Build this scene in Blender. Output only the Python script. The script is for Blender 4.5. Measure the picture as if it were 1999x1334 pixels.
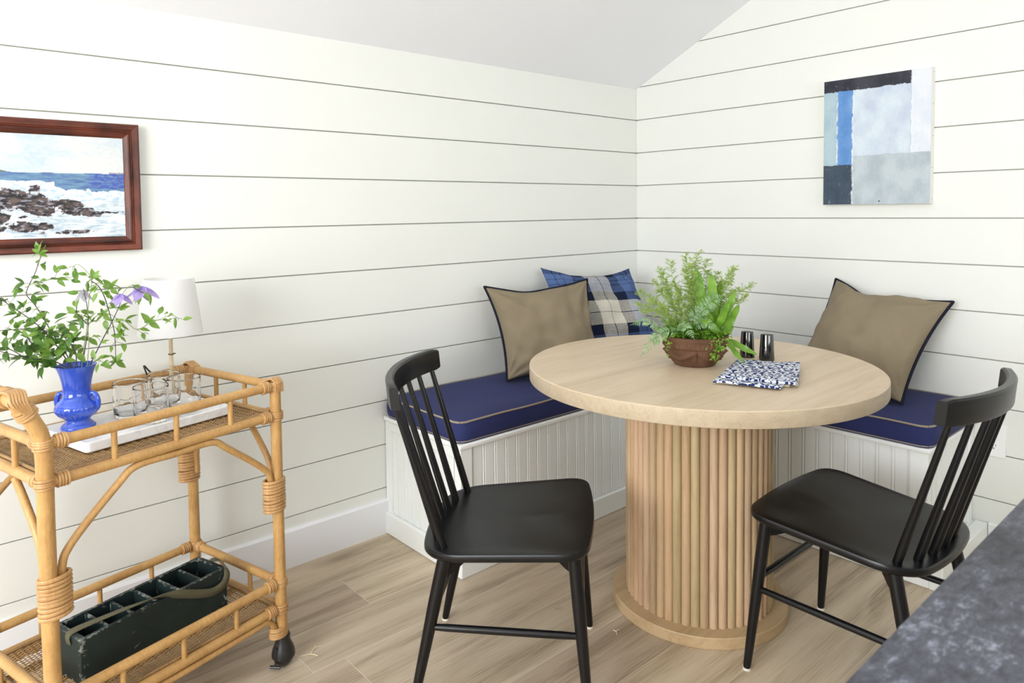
import bpy, bmesh, math, random
from mathutils import Vector, Matrix, noise
import numpy as np
for o in list(bpy.data.objects): bpy.data.objects.remove(o)
C = bpy.context.scene
COL = C.collection
PI = math.pi
R = math.radians
random.seed(7)

# ------------------------------------------------------------ camera
CAM = Vector((-3.026741, -2.358780, 1.257087))
CR = Vector((0.7539861, -0.656783, -0.0118752))
CU = Vector((0.0402278, 0.0281223, 0.9987947))
CF = Vector((0.6556574, 0.753555, -0.0476248))
cam_data = bpy.data.cameras.new('camera')
cam = bpy.data.objects.new('camera', cam_data)
COL.objects.link(cam)
m = Matrix.Identity(4)
for i in range(3):
    m[i][0] = CR[i]; m[i][1] = CU[i]; m[i][2] = -CF[i]; m[i][3] = CAM[i]
cam.matrix_world = m
cam_data.sensor_width = 36
cam_data.lens = 36 * 1379.788 / 1999
cam_data.shift_x = (999.5 - 974.133) / 1999
cam_data.shift_y = -(667 - 477.326) / 1999
cam_data.clip_start = 0.05
cam_data.dof.use_dof = True
cam_data.dof.focus_distance = 2.6
cam_data.dof.aperture_fstop = 9
C.camera = cam

# ------------------------------------------------------------ world, light, exposure
w = bpy.data.worlds.new('world'); C.world = w; w.use_nodes = True
w.node_tree.nodes['Background'].inputs[0].default_value = (0.86, 0.92, 1.0, 1)
w.node_tree.nodes['Background'].inputs[1].default_value = 1.0
def area(name, loc, direction, sx, sy, power, color=(1, 1, 1), spread=180):
    l = bpy.data.lights.new(name, 'AREA'); l.shape = 'RECTANGLE'; l.size = sx; l.size_y = sy
    l.energy = power; l.color = color; l.spread = R(spread)
    o = bpy.data.objects.new(name, l); COL.objects.link(o)
    o.location = loc; o.rotation_euler = Vector(direction).to_track_quat('-Z', 'Y').to_euler()
    return o
area('daylight_side_window', (-5.42, -2.0, 1.55), (1, 0.30, -0.05), 1.7, 1.5, 114, (0.95, 0.98, 1.0))
area('daylight_back_window', (-2.3, -4.95, 1.6), (0, 1, -0.05), 2.6, 1.05, 46, (0.92, 0.97, 1.0))
C.view_settings.view_transform = 'Standard'
C.view_settings.look = 'None'
C.view_settings.gamma = 1
C.view_settings.use_curve_mapping = False
C.view_settings.exposure = 0.25
C.cycles.max_bounces = 24
C.cycles.diffuse_bounces = 6
C.cycles.transmission_bounces = 24
C.cycles.transparent_max_bounces = 12
C.cycles.use_denoising = True

# ------------------------------------------------------------ materials
def mat(name, color=(.8, .8, .8), rough=.5, spec=.5, **k):
    M = bpy.data.materials.new(name); M.use_nodes = True
    b = M.node_tree.nodes['Principled BSDF']
    b.inputs['Base Color'].default_value = (*color, 1)
    b.inputs['Roughness'].default_value = rough
    b.inputs['Specular IOR Level'].default_value = spec
    for kk, v in k.items(): b.inputs[kk.replace('_', ' ')].default_value = v
    return M
class NT:
    def __init__(s, M): s.t = M.node_tree; s.b = s.t.nodes['Principled BSDF']
    def n(s, typ, **k):
        x = s.t.nodes.new(typ)
        for a, v in k.items():
            if a.startswith('i_'):
                key = a[2:]; key = int(key) if key.isdigit() else key.replace('_', ' ')
                if isinstance(v, bpy.types.NodeSocket): s.t.links.new(v, x.inputs[key])
                else: x.inputs[key].default_value = v
            else: setattr(x, a, v)
        return x
    def l(s, a, b): s.t.links.new(a, b)
    def coord(s, scale=(1, 1, 1), rot=(0, 0, 0), out='Object'):
        tc = s.n('ShaderNodeTexCoord'); mp = s.n('ShaderNodeMapping', i_Scale=scale, i_Rotation=rot)
        s.l(tc.outputs[out], mp.inputs[0]); return mp.outputs[0]
    def noise(s, vec, scale=5, detail=4, rough=.5, dist=0):
        x = s.n('ShaderNodeTexNoise', i_Scale=scale, i_Detail=detail, i_Roughness=rough, i_Distortion=dist)
        s.l(vec, x.inputs['Vector']); return x.outputs['Fac']
    def ramp(s, fac, stops, interp='LINEAR'):
        x = s.n('ShaderNodeValToRGB'); x.color_ramp.interpolation = interp
        e = x.color_ramp.elements
        while len(e) < len(stops): e.new(.5)
        for i, (p, c) in enumerate(stops):
            e[i].position = p; e[i].color = (*c, 1) if len(c) == 3 else c
        s.l(fac, x.inputs[0]); return x.outputs[0]
    def mix(s, f, a, b, mode='MIX'):
        x = s.n('ShaderNodeMix', data_type='RGBA', blend_type=mode)
        for sk, v in ((x.inputs[0], f), (x.inputs[6], a), (x.inputs[7], b)):
            if isinstance(v, bpy.types.NodeSocket): s.l(v, sk)
            elif isinstance(v, (int, float)): sk.default_value = v
            else: sk.default_value = (*v, 1)
        return x.outputs[2]
    def math(s, op, a, b=0, c=0):
        x = s.n('ShaderNodeMath', operation=op)
        for i, v in enumerate((a, b, c)):
            if isinstance(v, bpy.types.NodeSocket): s.l(v, x.inputs[i])
            else: x.inputs[i].default_value = v
        return x.outputs[0]
    def bump(s, h, strength=.2, dist=.01):
        x = s.n('ShaderNodeBump', i_Strength=strength, i_Distance=dist); s.l(h, x.inputs['Height'])
        s.l(x.outputs[0], s.b.inputs['Normal']); return x
    def col(s, c): s.l(c, s.b.inputs['Base Color'])

def painted(name, color, rough=.45, bump=.03, scale=60):
    M = mat(name, color, rough, .4); t = NT(M); v = t.coord()
    n = t.noise(v, 3, 3); t.col(t.ramp(n, [(.3, tuple(x * .985 for x in color)), (.7, color)]))
    t.bump(t.noise(v, scale, 3), bump, .002); return M
def wood(name, stops, axis='x', scale=1.0, rough=.5, vattr=False, fine=1.0):
    """stretched-noise grain along axis"""
    M = mat(name, stops[0], rough, .35); t = NT(M)
    s = {'x': (1.2, 14, 14), 'y': (14, 1.2, 14), 'z': (14, 14, 1.2)}[axis]
    v = t.coord(tuple(a * scale for a in s))
    if vattr:
        at = t.n('ShaderNodeAttribute', attribute_name='var')
        mv = t.n('ShaderNodeVectorMath', operation='MULTIPLY_ADD'); t.l(at.outputs['Fac'], mv.inputs[0])
        mv.inputs[1].default_value = (37, 19, 53); t.l(v, mv.inputs[2]); v = mv.outputs[0]
    a = t.noise(v, 1.3, 6, .62, .8); bb = t.noise(v, 7, 4, .7, .3)
    f = t.math('ADD', t.math('MULTIPLY', a, .65), t.math('MULTIPLY', bb, .35 * fine))
    n = len(stops); c = t.ramp(f, [(.30 + .4 * i / (n - 1), stops[i]) for i in range(n)])
    if vattr:
        c = t.mix(1.0, c, t.ramp(at.outputs['Fac'], [(0, (.74, .70, .62)), (.25, (1.08, .98, .86)), (.5, (.88, .90, .74)), (.75, (1.12, .94, .84)), (1, (.95, .95, .92))]), 'MULTIPLY')
    t.col(c); t.bump(bb, .08, .002); return M

M_BOARD = painted('shiplap_paint', (.785, .79, .745), .5)
M_GAP = mat('shiplap_gap', (.50, .49, .44), .8)
M_CEIL = painted('ceiling_paint', (.90, .905, .94), .7)
M_TRIM = painted('trim_paint', (.84, .85, .88), .35)
M_BENCH = painted('bench_paint', (.84, .86, .84), .38)
M_BLACK = mat('black_satin', (.003, .003, .004), .31, .40)
t = NT(M_BLACK); t.bump(t.noise(t.coord((40, 40, 40)), 2, 4), .04, .002)
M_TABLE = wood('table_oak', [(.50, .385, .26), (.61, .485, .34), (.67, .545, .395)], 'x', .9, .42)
M_TABLE_EDGE = wood('dimmed_edge_oak', [(.40, .31, .205), (.49, .395, .275), (.55, .455, .33)], 'x', 2.2, .45)  # same oak as the top, colour darkened to offset strong window light
M_DOWEL = wood('dowel_wood', [(.38, .27, .175), (.54, .405, .275), (.63, .50, .36)], 'z', 1.2, .45, vattr=True)
M_PLINTH = wood('plinth_oak', [(.40, .27, .14), (.52, .37, .21), (.58, .42, .25)], 'x', 1.0, .42)

def floor_mat():
    M = mat('oak_plank_floor', (.5, .4, .3), .42, .35); t = NT(M)
    tc = t.n('ShaderNodeTexCoord'); sp = t.n('ShaderNodeSeparateXYZ'); t.l(tc.outputs['Object'], sp.inputs[0])
    W, L = .1945, 1.75
    yy = t.math('DIVIDE', t.math('ADD', sp.outputs[1], .602), W)
    row = t.math('FLOOR', yy); fy = t.math('FRACT', yy)
    wn = t.n('ShaderNodeTexWhiteNoise', noise_dimensions='1D'); t.l(row, wn.inputs['W'])
    xx = t.math('ADD', t.math('DIVIDE', sp.outputs[0], L), t.math('MULTIPLY', wn.outputs['Value'], 7.3))
    colm = t.math('FLOOR', xx); fx = t.math('FRACT', xx)
    idv = t.n('ShaderNodeCombineXYZ'); t.l(row, idv.inputs[0]); t.l(colm, idv.inputs[1])
    w2 = t.n('ShaderNodeTexWhiteNoise', noise_dimensions='3D'); t.l(idv.outputs[0], w2.inputs['Vector'])
    off = t.n('ShaderNodeVectorMath', operation='MULTIPLY_ADD'); t.l(w2.outputs['Color'], off.inputs[0])
    off.inputs[1].default_value = (40, 40, 40)
    mp = t.n('ShaderNodeMapping', i_Scale=(1.1, 9, 1)); t.l(tc.outputs['Object'], mp.inputs[0]); t.l(mp.outputs[0], off.inputs[2])
    v = off.outputs[0]
    g1 = t.noise(v, 1.0, 5, .55, 1.4)
    mp2 = t.n('ShaderNodeMapping', i_Scale=(2.5, 11, 1)); t.l(v, mp2.inputs[0])
    g2 = t.noise(mp2.outputs[0], 2.2, 6, .65, .4)
    wv = t.n('ShaderNodeTexWave', i_Scale=.35, i_Distortion=14.0, i_Detail=4.0, i_Detail_Scale=.6); wv.bands_direction = 'Y'; t.l(v, wv.inputs[0])
    f = t.math('ADD', t.math('ADD', t.math('MULTIPLY', g1, .50), t.math('MULTIPLY', g2, .42)), t.math('MULTIPLY', wv.outputs['Fac'], .08))
    c = t.ramp(f, [(.30, (.22, .16, .105)), (.42, (.41, .328, .232)), (.50, (.53, .435, .322)), (.62, (.62, .525, .40))])
    tint = t.ramp(w2.outputs['Value'], [(0, (.82, .79, .78)), (.5, (.97, .96, .93)), (1, (1.08, 1.06, 1.0))])
    c = t.mix(1.0, c, tint, 'MULTIPLY')
    # knots
    vo = t.n('ShaderNodeTexVoronoi', i_Scale=.42, i_Randomness=1.0); vm = t.n('ShaderNodeMapping', i_Scale=(3.2, 1.0, 1)); t.l(v, vm.inputs[0]); t.l(vm.outputs[0], vo.inputs['Vector'])
    kn = t.ramp(vo.outputs['Distance'], [(0, (1, 1, 1)), (.09, (.5, .5, .5)), (.2, (0, 0, 0))])
    c = t.mix(t.math('MULTIPLY', kn, .7), c, (.20, .14, .095))
    # seams
    dy = t.math('MINIMUM', fy, t.math('SUBTRACT', 1, fy)); dx = t.math('MULTIPLY', t.math('MINIMUM', fx, t.math('SUBTRACT', 1, fx)), L / W)
    dd = t.math('MINIMUM', dy, dx)
    seam = t.ramp(dd, [(0, (1, 1, 1)), (.007, (.8, .8, .8)), (.013, (0, 0, 0))])
    c = t.mix(t.math('MULTIPLY', seam, .45), c, (.70, .60, .47))
    t.col(c)
    h = t.math('SUBTRACT', t.math('MULTIPLY', g2, .3), seam); t.bump(h, .25, .002)
    return M
M_FLOOR = floor_mat()

def rattan(name, lo, hi, ring=0):
    M = mat(name, hi, .36, .45); t = NT(M)
    v = t.coord(); n = t.noise(v, 9, 4, .6); n2 = t.noise(t.coord((90, 90, 22)), 2, 4, .6)
    f = t.math('ADD', t.math('MULTIPLY', n, .6), t.math('MULTIPLY', n2, .4))
    t.col(t.ramp(f, [(.33, lo), (.62, hi)])); t.bump(n2, .1, .002); return M
M_RATTAN = rattan('rattan_pole', (.38, .20, .065), (.59, .35, .13))
M_WRAP = rattan('rattan_binding', (.40, .21, .075), (.61, .36, .155))
M_WEAVE = rattan('rattan_weave', (.22, .125, .045), (.45, .28, .125))

def marble():
    M = mat('white_marble', (.86, .86, .86), .28, .5); t = NT(M); v = t.coord()
    n = t.noise(v, 5, 8, .6, 2.2); r = t.ramp(n, [(.44, (.87, .87, .865)), (.495, (.66, .66, .67)), (.53, (.87, .87, .865))])
    t.col(t.mix(.5, r, t.ramp(t.noise(v, 2.2, 3), [(.3, (.80, .80, .80)), (.7, (.90, .90, .895))]))); return M
M_MARBLE = marble()
M_GLASS = mat('clear_glass', (1, 1, 1), .01, .5, Transmission_Weight=1.0, IOR=1.38)
M_VASE = mat('blue_glaze', (.045, .115, .58), .13, .6, Coat_Weight=.5)
t = NT(M_VASE); t.col(t.ramp(t.noise(t.coord(), 14, 3), [(.35, (.022, .075, .50)), (.7, (.035, .105, .60))]))

def fabric(name, c1, c2, scale=900, rough=.9, bump=.25):
    M = mat(name, c1, rough, .15); M.node_tree.nodes['Principled BSDF'].inputs['Sheen Weight'].default_value = .04
    t = NT(M); v = t.coord()
    a = t.noise(v, scale, 2); b = t.noise(v, 5, 3)
    t.col(t.mix(t.math('MULTIPLY', a, .8), t.ramp(b, [(.3, c1), (.7, c2)]), tuple(x * .86 for x in c1)))
    t.bump(a, bump, .001); return M
M_NAVY = fabric('navy_canvas', (.027, .033, .115), (.036, .045, .142))
M_KHAKI = fabric('khaki_cotton', (.235, .190, .125), (.262, .213, .143), 600)
M_PIPE_TAN = mat('tan_piping', (.33, .275, .20), .8, .2)
M_PIPE_NAVY = mat('navy_piping', (.009, .010, .020), .8, .2)

def plaid():
    M = mat('plaid_wool', (.5, .5, .5), .95, .1); t = NT(M)
    uv = t.n('ShaderNodeUVMap'); sp = t.n('ShaderNodeSeparateXYZ'); t.l(uv.outputs[0], sp.inputs[0])
    B, N, W_, K = (.085, .135, .29), (.012, .016, .038), (.62, .59, .51), (.01, .014, .035)
    st = [(0, B), (.07, K), (.078, B), (.13, K), (.138, B), (.24, N), (.36, W_), (.487, K), (.495, W_), (.63, N), (.74, B), (.845, K), (.853, B), (.91, K), (.918, B)]
    st2 = [(0, B), (.07, K), (.078, B), (.24, N), (.345, W_), (.465, K), (.473, W_), (.60, N), (.70, B), (.80, K), (.808, B), (.86, K), (.868, B), (.93, N)]
    a = t.ramp(sp.outputs[0], st, 'CONSTANT'); b = t.ramp(sp.outputs[1], st2, 'CONSTANT')
    n = t.noise(t.coord(), 500, 2)
    c = t.mix(t.ramp(n, [(.42, (.3, .3, .3)), (.58, (.7, .7, .7))]), a, b)
    t.col(c); t.bump(n, .3, .001); return M
M_PLAID = plaid()

def napkin_mat():
    M = mat('block_print_cotton', (.8, .8, .8), .9, .1); t = NT(M); v = t.coord()
    vo = t.n('ShaderNodeTexVoronoi', i_Scale=24.0); t.l(v, vo.inputs['Vector'])
    # petals: angle around every cell centre
    dv = t.n('ShaderNodeVectorMath', operation='SUBTRACT'); t.l(v, dv.inputs[0]); t.l(vo.outputs['Position'], dv.inputs[1])
    sp = t.n('ShaderNodeSeparateXYZ'); t.l(dv.outputs[0], sp.inputs[0])
    ang = t.math('ARCTAN2', sp.outputs[1], sp.outputs[0])
    pet = t.math('SINE', t.math('ADD', t.math('MULTIPLY', ang, 7), t.math('MULTIPLY', t.noise(v, 120, 2), 3)))
    ring = t.math('SINE', t.math('MULTIPLY', vo.outputs['Distance'], 16))
    f = t.math('ADD', t.math('MULTIPLY', pet, .5), t.math('MULTIPLY', ring, .35))
    f = t.math('ADD', f, t.math('MULTIPLY', t.noise(v, 60, 3), .5))
    t.col(t.ramp(f, [(.20, (.02, .035, .13)), (.32, (.75, .77, .80))])); return M
M_NAPKIN = napkin_mat()
M_CREAM = mat('cream_cotton', (.75, .70, .58), .9, .1)

def terracotta():
    M = mat('terracotta', (.2, .1, .06), .75, .3); t = NT(M); v = t.coord()
    n = t.noise(v, 14, 5, .6); t.col(t.ramp(n, [(.3, (.085, .040, .022)), (.65, (.150, .073, .040))]))
    t.bump(t.noise(v, 120, 3), .12, .002); return M
M_TERRA = terracotta()
def leafmat(name, a, b, rough=.45, trans=.25, scale=30):
    M = mat(name, a, rough, .4); t = NT(M); t.col(t.ramp(t.noise(t.coord(), scale, 3), [(.3, a), (.7, b)]))
    # thin leaves let light through
    tr = t.n('ShaderNodeBsdfTranslucent'); tr.inputs[0].default_value = (*[min(1, x * 1.5) for x in b], 1)
    mx = t.n('ShaderNodeMixShader', i_0=trans); out = t.t.nodes['Material Output']
    t.l(t.b.outputs[0], mx.inputs[1]); t.l(tr.outputs[0], mx.inputs[2]); t.l(mx.outputs[0], out.inputs[0]); return M
M_LEAF = leafmat('clematis_leaf', (.09, .19, .025), (.22, .36, .07), .4, .32)
M_LEAF_D = leafmat('clematis_leaf_dark', (.045, .12, .02), (.10, .20, .035), .35, .25)
M_STEM = mat('dark_stem', (.055, .045, .045), .6)
M_STEM_G = mat('green_stem', (.20, .26, .09), .6)
M_PETAL = leafmat('lilac_petal', (.34, .24, .62), (.52, .42, .78), .6, .4)
M_PETAL_G = leafmat('faded_petal', (.42, .40, .47), (.60, .58, .64), .6, .5)
M_FERN = leafmat('fern_needle', (.25, .36, .075), (.44, .56, .18), .6, .38, 60)
M_FERN_D = leafmat('moss_fern', (.10, .24, .02), (.22, .42, .05), .5, .35, 60)
M_FERN_L = leafmat('moss_fern_bright', (.15, .31, .02), (.28, .46, .06), .5, .3, 60)
M_BROAD = leafmat('broad_leaf', (.085, .22, .015), (.23, .41, .05), .33, .3, 28)
M_SILVER = leafmat('silver_fern_leaf', (.09, .20, .06), (.32, .44, .24), .5, .15, 90)
M_SOIL = mat('potting_soil', (.03, .02, .013), .95)
M_SHADE = mat('lamp_shade_linen', (.93, .93, .93), .8, .2)
t = NT(M_SHADE); tr = t.n('ShaderNodeBsdfTranslucent'); tr.inputs[0].default_value = (.95, .94, .92, 1)
mx = t.n('ShaderNodeMixShader', i_0=.45); t.l(t.b.outputs[0], mx.inputs[1]); t.l(tr.outputs[0], mx.inputs[2]); t.l(mx.outputs[0], t.t.nodes['Material Output'].inputs[0])
M_BAMBOO = rattan('bamboo_stem', (.50, .38, .22), (.70, .58, .38))
M_BRONZE = mat('aged_brass', (.20, .14, .07), .35, .5, Metallic=.9)
M_CORD = mat('black_cord', (.012, .012, .012), .6)
M_PLASTIC = mat('white_plastic', (.86, .86, .85), .3, .5)
M_SLOT = mat('outlet_slot', (.05, .045, .04), .6)
M_FELT = mat('felt_pad', (.72, .68, .60), .9)
M_RUBBER = mat('black_rubber', (.015, .014, .014), .35, .5)
M_SHAKER = mat('black_lacquer', (.008, .008, .008), .12, .7, Coat_Weight=.6)
M_STRAP = fabric('olive_webbing', (.115, .105, .060), (.135, .125, .075), 700)
M_STRAW = mat('dry_straw', (.78, .68, .45), .8)

def chipped_green():
    M = mat('chipped_green_paint', (.02, .035, .03), .45, .4); t = NT(M); v = t.coord()
    base = t.ramp(t.noise(v, 10, 4), [(.3, (.008, .016, .016)), (.7, (.016, .030, .028))])
    g = t.n('ShaderNodeNewGeometry'); at = t.n('ShaderNodeAttribute', attribute_name='var')
    n = t.noise(v, 55, 6, .7, .6)
    f = t.math('ADD', n, t.math('MULTIPLY', at.outputs['Fac'], .15))
    chip = t.ramp(f, [(.66, (0, 0, 0)), (.70, (1, 1, 1))])
    t.col(t.mix(t.math('MULTIPLY', chip, .8), base, (.30, .32, .29))); t.bump(chip, .2, .001); return M
M_BOX = chipped_green()

def frame_wood():
    M = mat('red_brown_frame', (.12, .03, .015), .4, .4); t = NT(M)
    n = t.noise(t.coord((2.5, 30, 30)), 1.6, 6, .6, .6); n2 = t.noise(t.coord(), 12, 4)
    f = t.math('ADD', t.math('MULTIPLY', n, .6), t.math('MULTIPLY', n2, .4))
    t.col(t.ramp(f, [(.36, (.018, .008, .006)), (.47, (.075, .020, .012)), (.62, (.17, .042, .022))])); t.bump(n, .3, .003); return M
M_FRAME = frame_wood()
def vcol(name, rough=.5, bump=.3, scale=80):
    M = mat(name, (.5, .5, .5), rough, .35); t = NT(M); a = t.n('ShaderNodeAttribute', attribute_name='paint')
    t.col(a.outputs['Color']); n = t.noise(t.coord((1, 1, 1)), scale, 4, .7); t.bump(n, bump, .003); return M
M_SEA = vcol('oil_seascape', .5, .25, 140)
M_ABS = vcol('thick_oil_abstract', .6, .5, 110)
M_CANVAS = mat('raw_canvas', (.80, .79, .75), .8)

def counter():
    M = mat('dark_honed_stone', (.12, .12, .14), .5, .4); t = NT(M)
    v = t.coord((1, 1, 1)); vs = t.coord((16, 42, 16), (0, 0, R(18)))
    n = t.noise(v, 4.5, 5, .6, .8); s = t.noise(vs, 3.2, 6, .72, .5); s2 = t.noise(v, 70, 5, .75)
    f = t.math('ADD', t.math('ADD', t.math('MULTIPLY', n, .42), t.math('MULTIPLY', s, .36)), t.math('MULTIPLY', s2, .22))
    t.col(t.ramp(f, [(.38, (.017, .017, .022)), (.47, (.042, .043, .054)), (.55, (.085, .089, .112)), (.64, (.36, .375, .46))]))
    t.bump(s, .06, .002); return M
M_STONE = counter()
M_CAB = painted('island_paint', (.70, .70, .68), .4)

# ------------------------------------------------------------ helpers
def tag(o, label=None, cat=None, group=None, kind=None):
    if label: o['label'] = label
    if cat: o['category'] = cat
    if group: o['group'] = group
    if kind: o['kind'] = kind
    return o
def link(name, me, m=None, parent=None, loc=(0, 0, 0), rot=(0, 0, 0)):
    o = bpy.data.objects.new(name, me); COL.objects.link(o)
    if m is not None:
        for mm in (m if isinstance(m, (list, tuple)) else [m]): me.materials.append(mm)
    if parent: o.parent = parent
    o.location = loc; o.rotation_euler = rot
    return o
def thing(name, label, cat, loc=(0, 0, 0), rotz=0, group=None):
    o = bpy.data.objects.new(name, None); COL.objects.link(o); o.location = loc; o.rotation_euler = (0, 0, rotz)
    o.empty_display_size = .1
    return tag(o, label, cat, group)
class MB:
    """collects shapes into one mesh"""
    def __init__(s): s.v = []; s.f = []; s.mi = []; s.at = []; s.uv = {}
    def add(s, vs, fs, mi=0, at=0.0):
        b = len(s.v); s.v += [tuple(x) for x in vs]; s.f += [tuple(i + b for i in f) for f in fs]
        s.mi += [mi] * len(fs); s.at += [at] * len(vs); return b
    def box(s, x0, x1, y0, y1, z0, z1, mi=0, at=0.0, M=None):
        vs = [(x0, y0, z0), (x1, y0, z0), (x1, y1, z0), (x0, y1, z0), (x0, y0, z1), (x1, y0, z1), (x1, y1, z1), (x0, y1, z1)]
        if M is not None: vs = [tuple(M @ Vector(p)) for p in vs]
        s.add(vs, [(0, 3, 2, 1), (4, 5, 6, 7), (0, 1, 5, 4), (1, 2, 6, 5), (2, 3, 7, 6), (3, 0, 4, 7)], mi, at)
    def prism(s, poly, axis, a0, a1, mi=0, at=0.0):
        """poly: 2D points; extruded along axis (x,y,z)"""
        def P(p, a): return {'x': (a, p[0], p[1]), 'y': (p[0], a, p[1]), 'z': (p[0], p[1], a)}[axis]
        n = len(poly); vs = [P(p, a0) for p in poly] + [P(p, a1) for p in poly]
        s.add(vs, [tuple(range(n))[::-1], tuple(range(n, 2 * n))] + [(i, (i + 1) % n, n + (i + 1) % n, n + i) for i in range(n)], mi, at)
    def tube(s, pts, r, seg=12, mi=0, at=0.0, cap=True, oval=None):
        pts = [Vector(p) for p in pts]; n = len(pts)
        rs = r if isinstance(r, (list, tuple)) else [r] * n
        T = [(pts[min(i + 1, n - 1)] - pts[max(i - 1, 0)]).normalized() for i in range(n)]
        u = T[0].cross(Vector((0, 0, 1)));
        if u.length < .1: u = T[0].cross(Vector((1, 0, 0)))
        u.normalize(); vs = []
        for i in range(n):
            u = (u - T[i] * u.dot(T[i])).normalized(); w_ = T[i].cross(u)
            for k in range(seg):
                a = 2 * PI * k / seg
                vs.append(pts[i] + u * rs[i] * math.cos(a) + w_ * rs[i] * math.sin(a))
        fs = []
        for i in range(n - 1):
            for k in range(seg):
                k2 = (k + 1) % seg
                fs.append((i * seg + k, i * seg + k2, (i + 1) * seg + k2, (i + 1) * seg + k))
        if cap: fs += [tuple(range(seg))[::-1], tuple((n - 1) * seg + k for k in range(seg))]
        s.add(vs, fs, mi, at)
    def ring(s, c, ax, rx, ry, r, seg=20, sub=6, xdir=None, mi=0):
        """closed tube ring round axis ax, oval rx,ry"""
        c = Vector(c); ax = Vector(ax).normalized()
        u = Vector(xdir) if xdir is not None else ax.cross(Vector((0, 0, 1)))
        if u.length < .1: u = Vector((1, 0, 0))
        u = (u - ax * u.dot(ax)).normalized(); v = ax.cross(u); vs = []
        for i in range(seg):
            a = 2 * PI * i / seg; d = u * math.cos(a) * rx + v * math.sin(a) * ry
            nd = d.normalized()
            for k in range(sub):
                b = 2 * PI * k / sub
                vs.append(c + d + nd * r * math.cos(b) + ax * r * math.sin(b))
        fs = [(i * sub + k, i * sub + (k + 1) % sub, ((i + 1) % seg) * sub + (k + 1) % sub, ((i + 1) % seg) * sub + k) for i in range(seg) for k in range(sub)]
        s.add(vs, fs, mi)
    def lathe(s, prof, seg=48, c=(0, 0, 0), mi=0, fn=None, cap0=False, cap1=False):
        vs = []
        for (r, z) in prof:
            for k in range(seg):
                a = 2 * PI * k / seg; rr = r + (fn(a, r, z) if fn else 0)
                vs.append((c[0] + rr * math.cos(a), c[1] + rr * math.sin(a), c[2] + z))
        n = len(prof); fs = [(i * seg + k, i * seg + (k + 1) % seg, (i + 1) * seg + (k + 1) % seg, (i + 1) * seg + k) for i in range(n - 1) for k in range(seg)]
        if cap0: fs.append(tuple(range(seg))[::-1])
        if cap1: fs.append(tuple((n - 1) * seg + k for k in range(seg)))
        s.add(vs, fs, mi)
    def ribbon(s, pts, wid, mi=0, th=0):
        """pts centre line, wid list of half-width vectors"""
        n = len(pts); vs = []
        for p, w_ in zip(pts, wid): vs += [Vector(p) - Vector(w_), Vector(p) + Vector(w_)]
        s.add(vs, [(2 * i, 2 * i + 1, 2 * i + 3, 2 * i + 2) for i in range(n - 1)], mi)
    def leaf(s, p, d, nrm, L, W, bend=.3, fold=.25, mi=0, n=5, tip=1.0):
        p = Vector(p); d = Vector(d).normalized(); nrm = Vector(nrm); nrm = (nrm - d * nrm.dot(d))
        if nrm.length < 1e-3: nrm = d.orthogonal()
        nrm.normalize(); side = d.cross(nrm); vs = []; fs = []
        for i in range(n + 1):
            q = i / n; w_ = W * .5 * (math.sin(PI * min(1, q ** .75)) ** .9) if q < 1 else 0
            if q == 0: w_ = W * .06
            c = p + d * L * q - nrm * bend * L * q * q
            vs += [c + side * w_ + nrm * fold * w_, c, c - side * w_ + nrm * fold * w_]
        for i in range(n):
            b = 3 * i; fs += [(b, b + 1, b + 4, b + 3), (b + 1, b + 2, b + 5, b + 4)]
        s.add(vs, fs, mi)
    def build(s, name, m, parent=None, smooth=35, loc=(0, 0, 0), rot=(0, 0, 0), bevel=0, seg=2, solid=0, attr=False, recalc=True, subsurf=0):
        me = bpy.data.meshes.new(name); me.from_pydata(s.v, [], s.f)
        if recalc:
            bm = bmesh.new(); bm.from_mesh(me); bmesh.ops.recalc_face_normals(bm, faces=bm.faces); bm.to_mesh(me); bm.free()
        for p, k in zip(me.polygons, s.mi): p.material_index = k
        if attr:
            a = me.attributes.new('var', 'FLOAT', 'POINT'); a.data.foreach_set('value', s.at)
        if smooth: 
            me.polygons.foreach_set('use_smooth', [True] * len(me.polygons)); me.set_sharp_from_angle(angle=R(smooth))
        me.update()
        o = link(name, me, m, parent, loc, rot)
        if bevel:
            b = o.modifiers.new('bevel', 'BEVEL'); b.width = bevel; b.segments = seg; b.limit_method = 'ANGLE'; b.angle_limit = R(40); b.harden_normals = False
        if solid:
            b = o.modifiers.new('solid', 'SOLIDIFY'); b.thickness = solid; b.offset = 0
        if subsurf:
            b = o.modifiers.new('sub', 'SUBSURF'); b.levels = subsurf; b.render_levels = subsurf
        return o
def copy_tree(o, parent=None):
    c = o.copy(); COL.objects.link(c); c.parent = parent
    for ch in list(o.children): copy_tree(ch, c)
    return c
def bez(p0, p1, p2, n=8):
    p0, p1, p2 = Vector(p0), Vector(p1), Vector(p2)
    return [(1 - t_) ** 2 * p0 + 2 * t_ * (1 - t_) * p1 + t_ * t_ * p2 for t_ in [i / n for i in range(n + 1)]]
def spline(pts, n=6):
    """Catmull-Rom"""
    P = [Vector(p) for p in pts]; P = [P[0] * 2 - P[1]] + P + [P[-1] * 2 - P[-2]]; out = []
    for i in range(1, len(P) - 2):
        for k in range(n):
            t_ = k / n; a, b, c, d = P[i - 1], P[i], P[i + 1], P[i + 2]
            out.append(.5 * ((2 * b) + (c - a) * t_ + (2 * a - 5 * b + 4 * c - d) * t_ ** 2 + (3 * b - a - 3 * c + d) * t_ ** 3))
    out.append(P[-2]); return out

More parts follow.
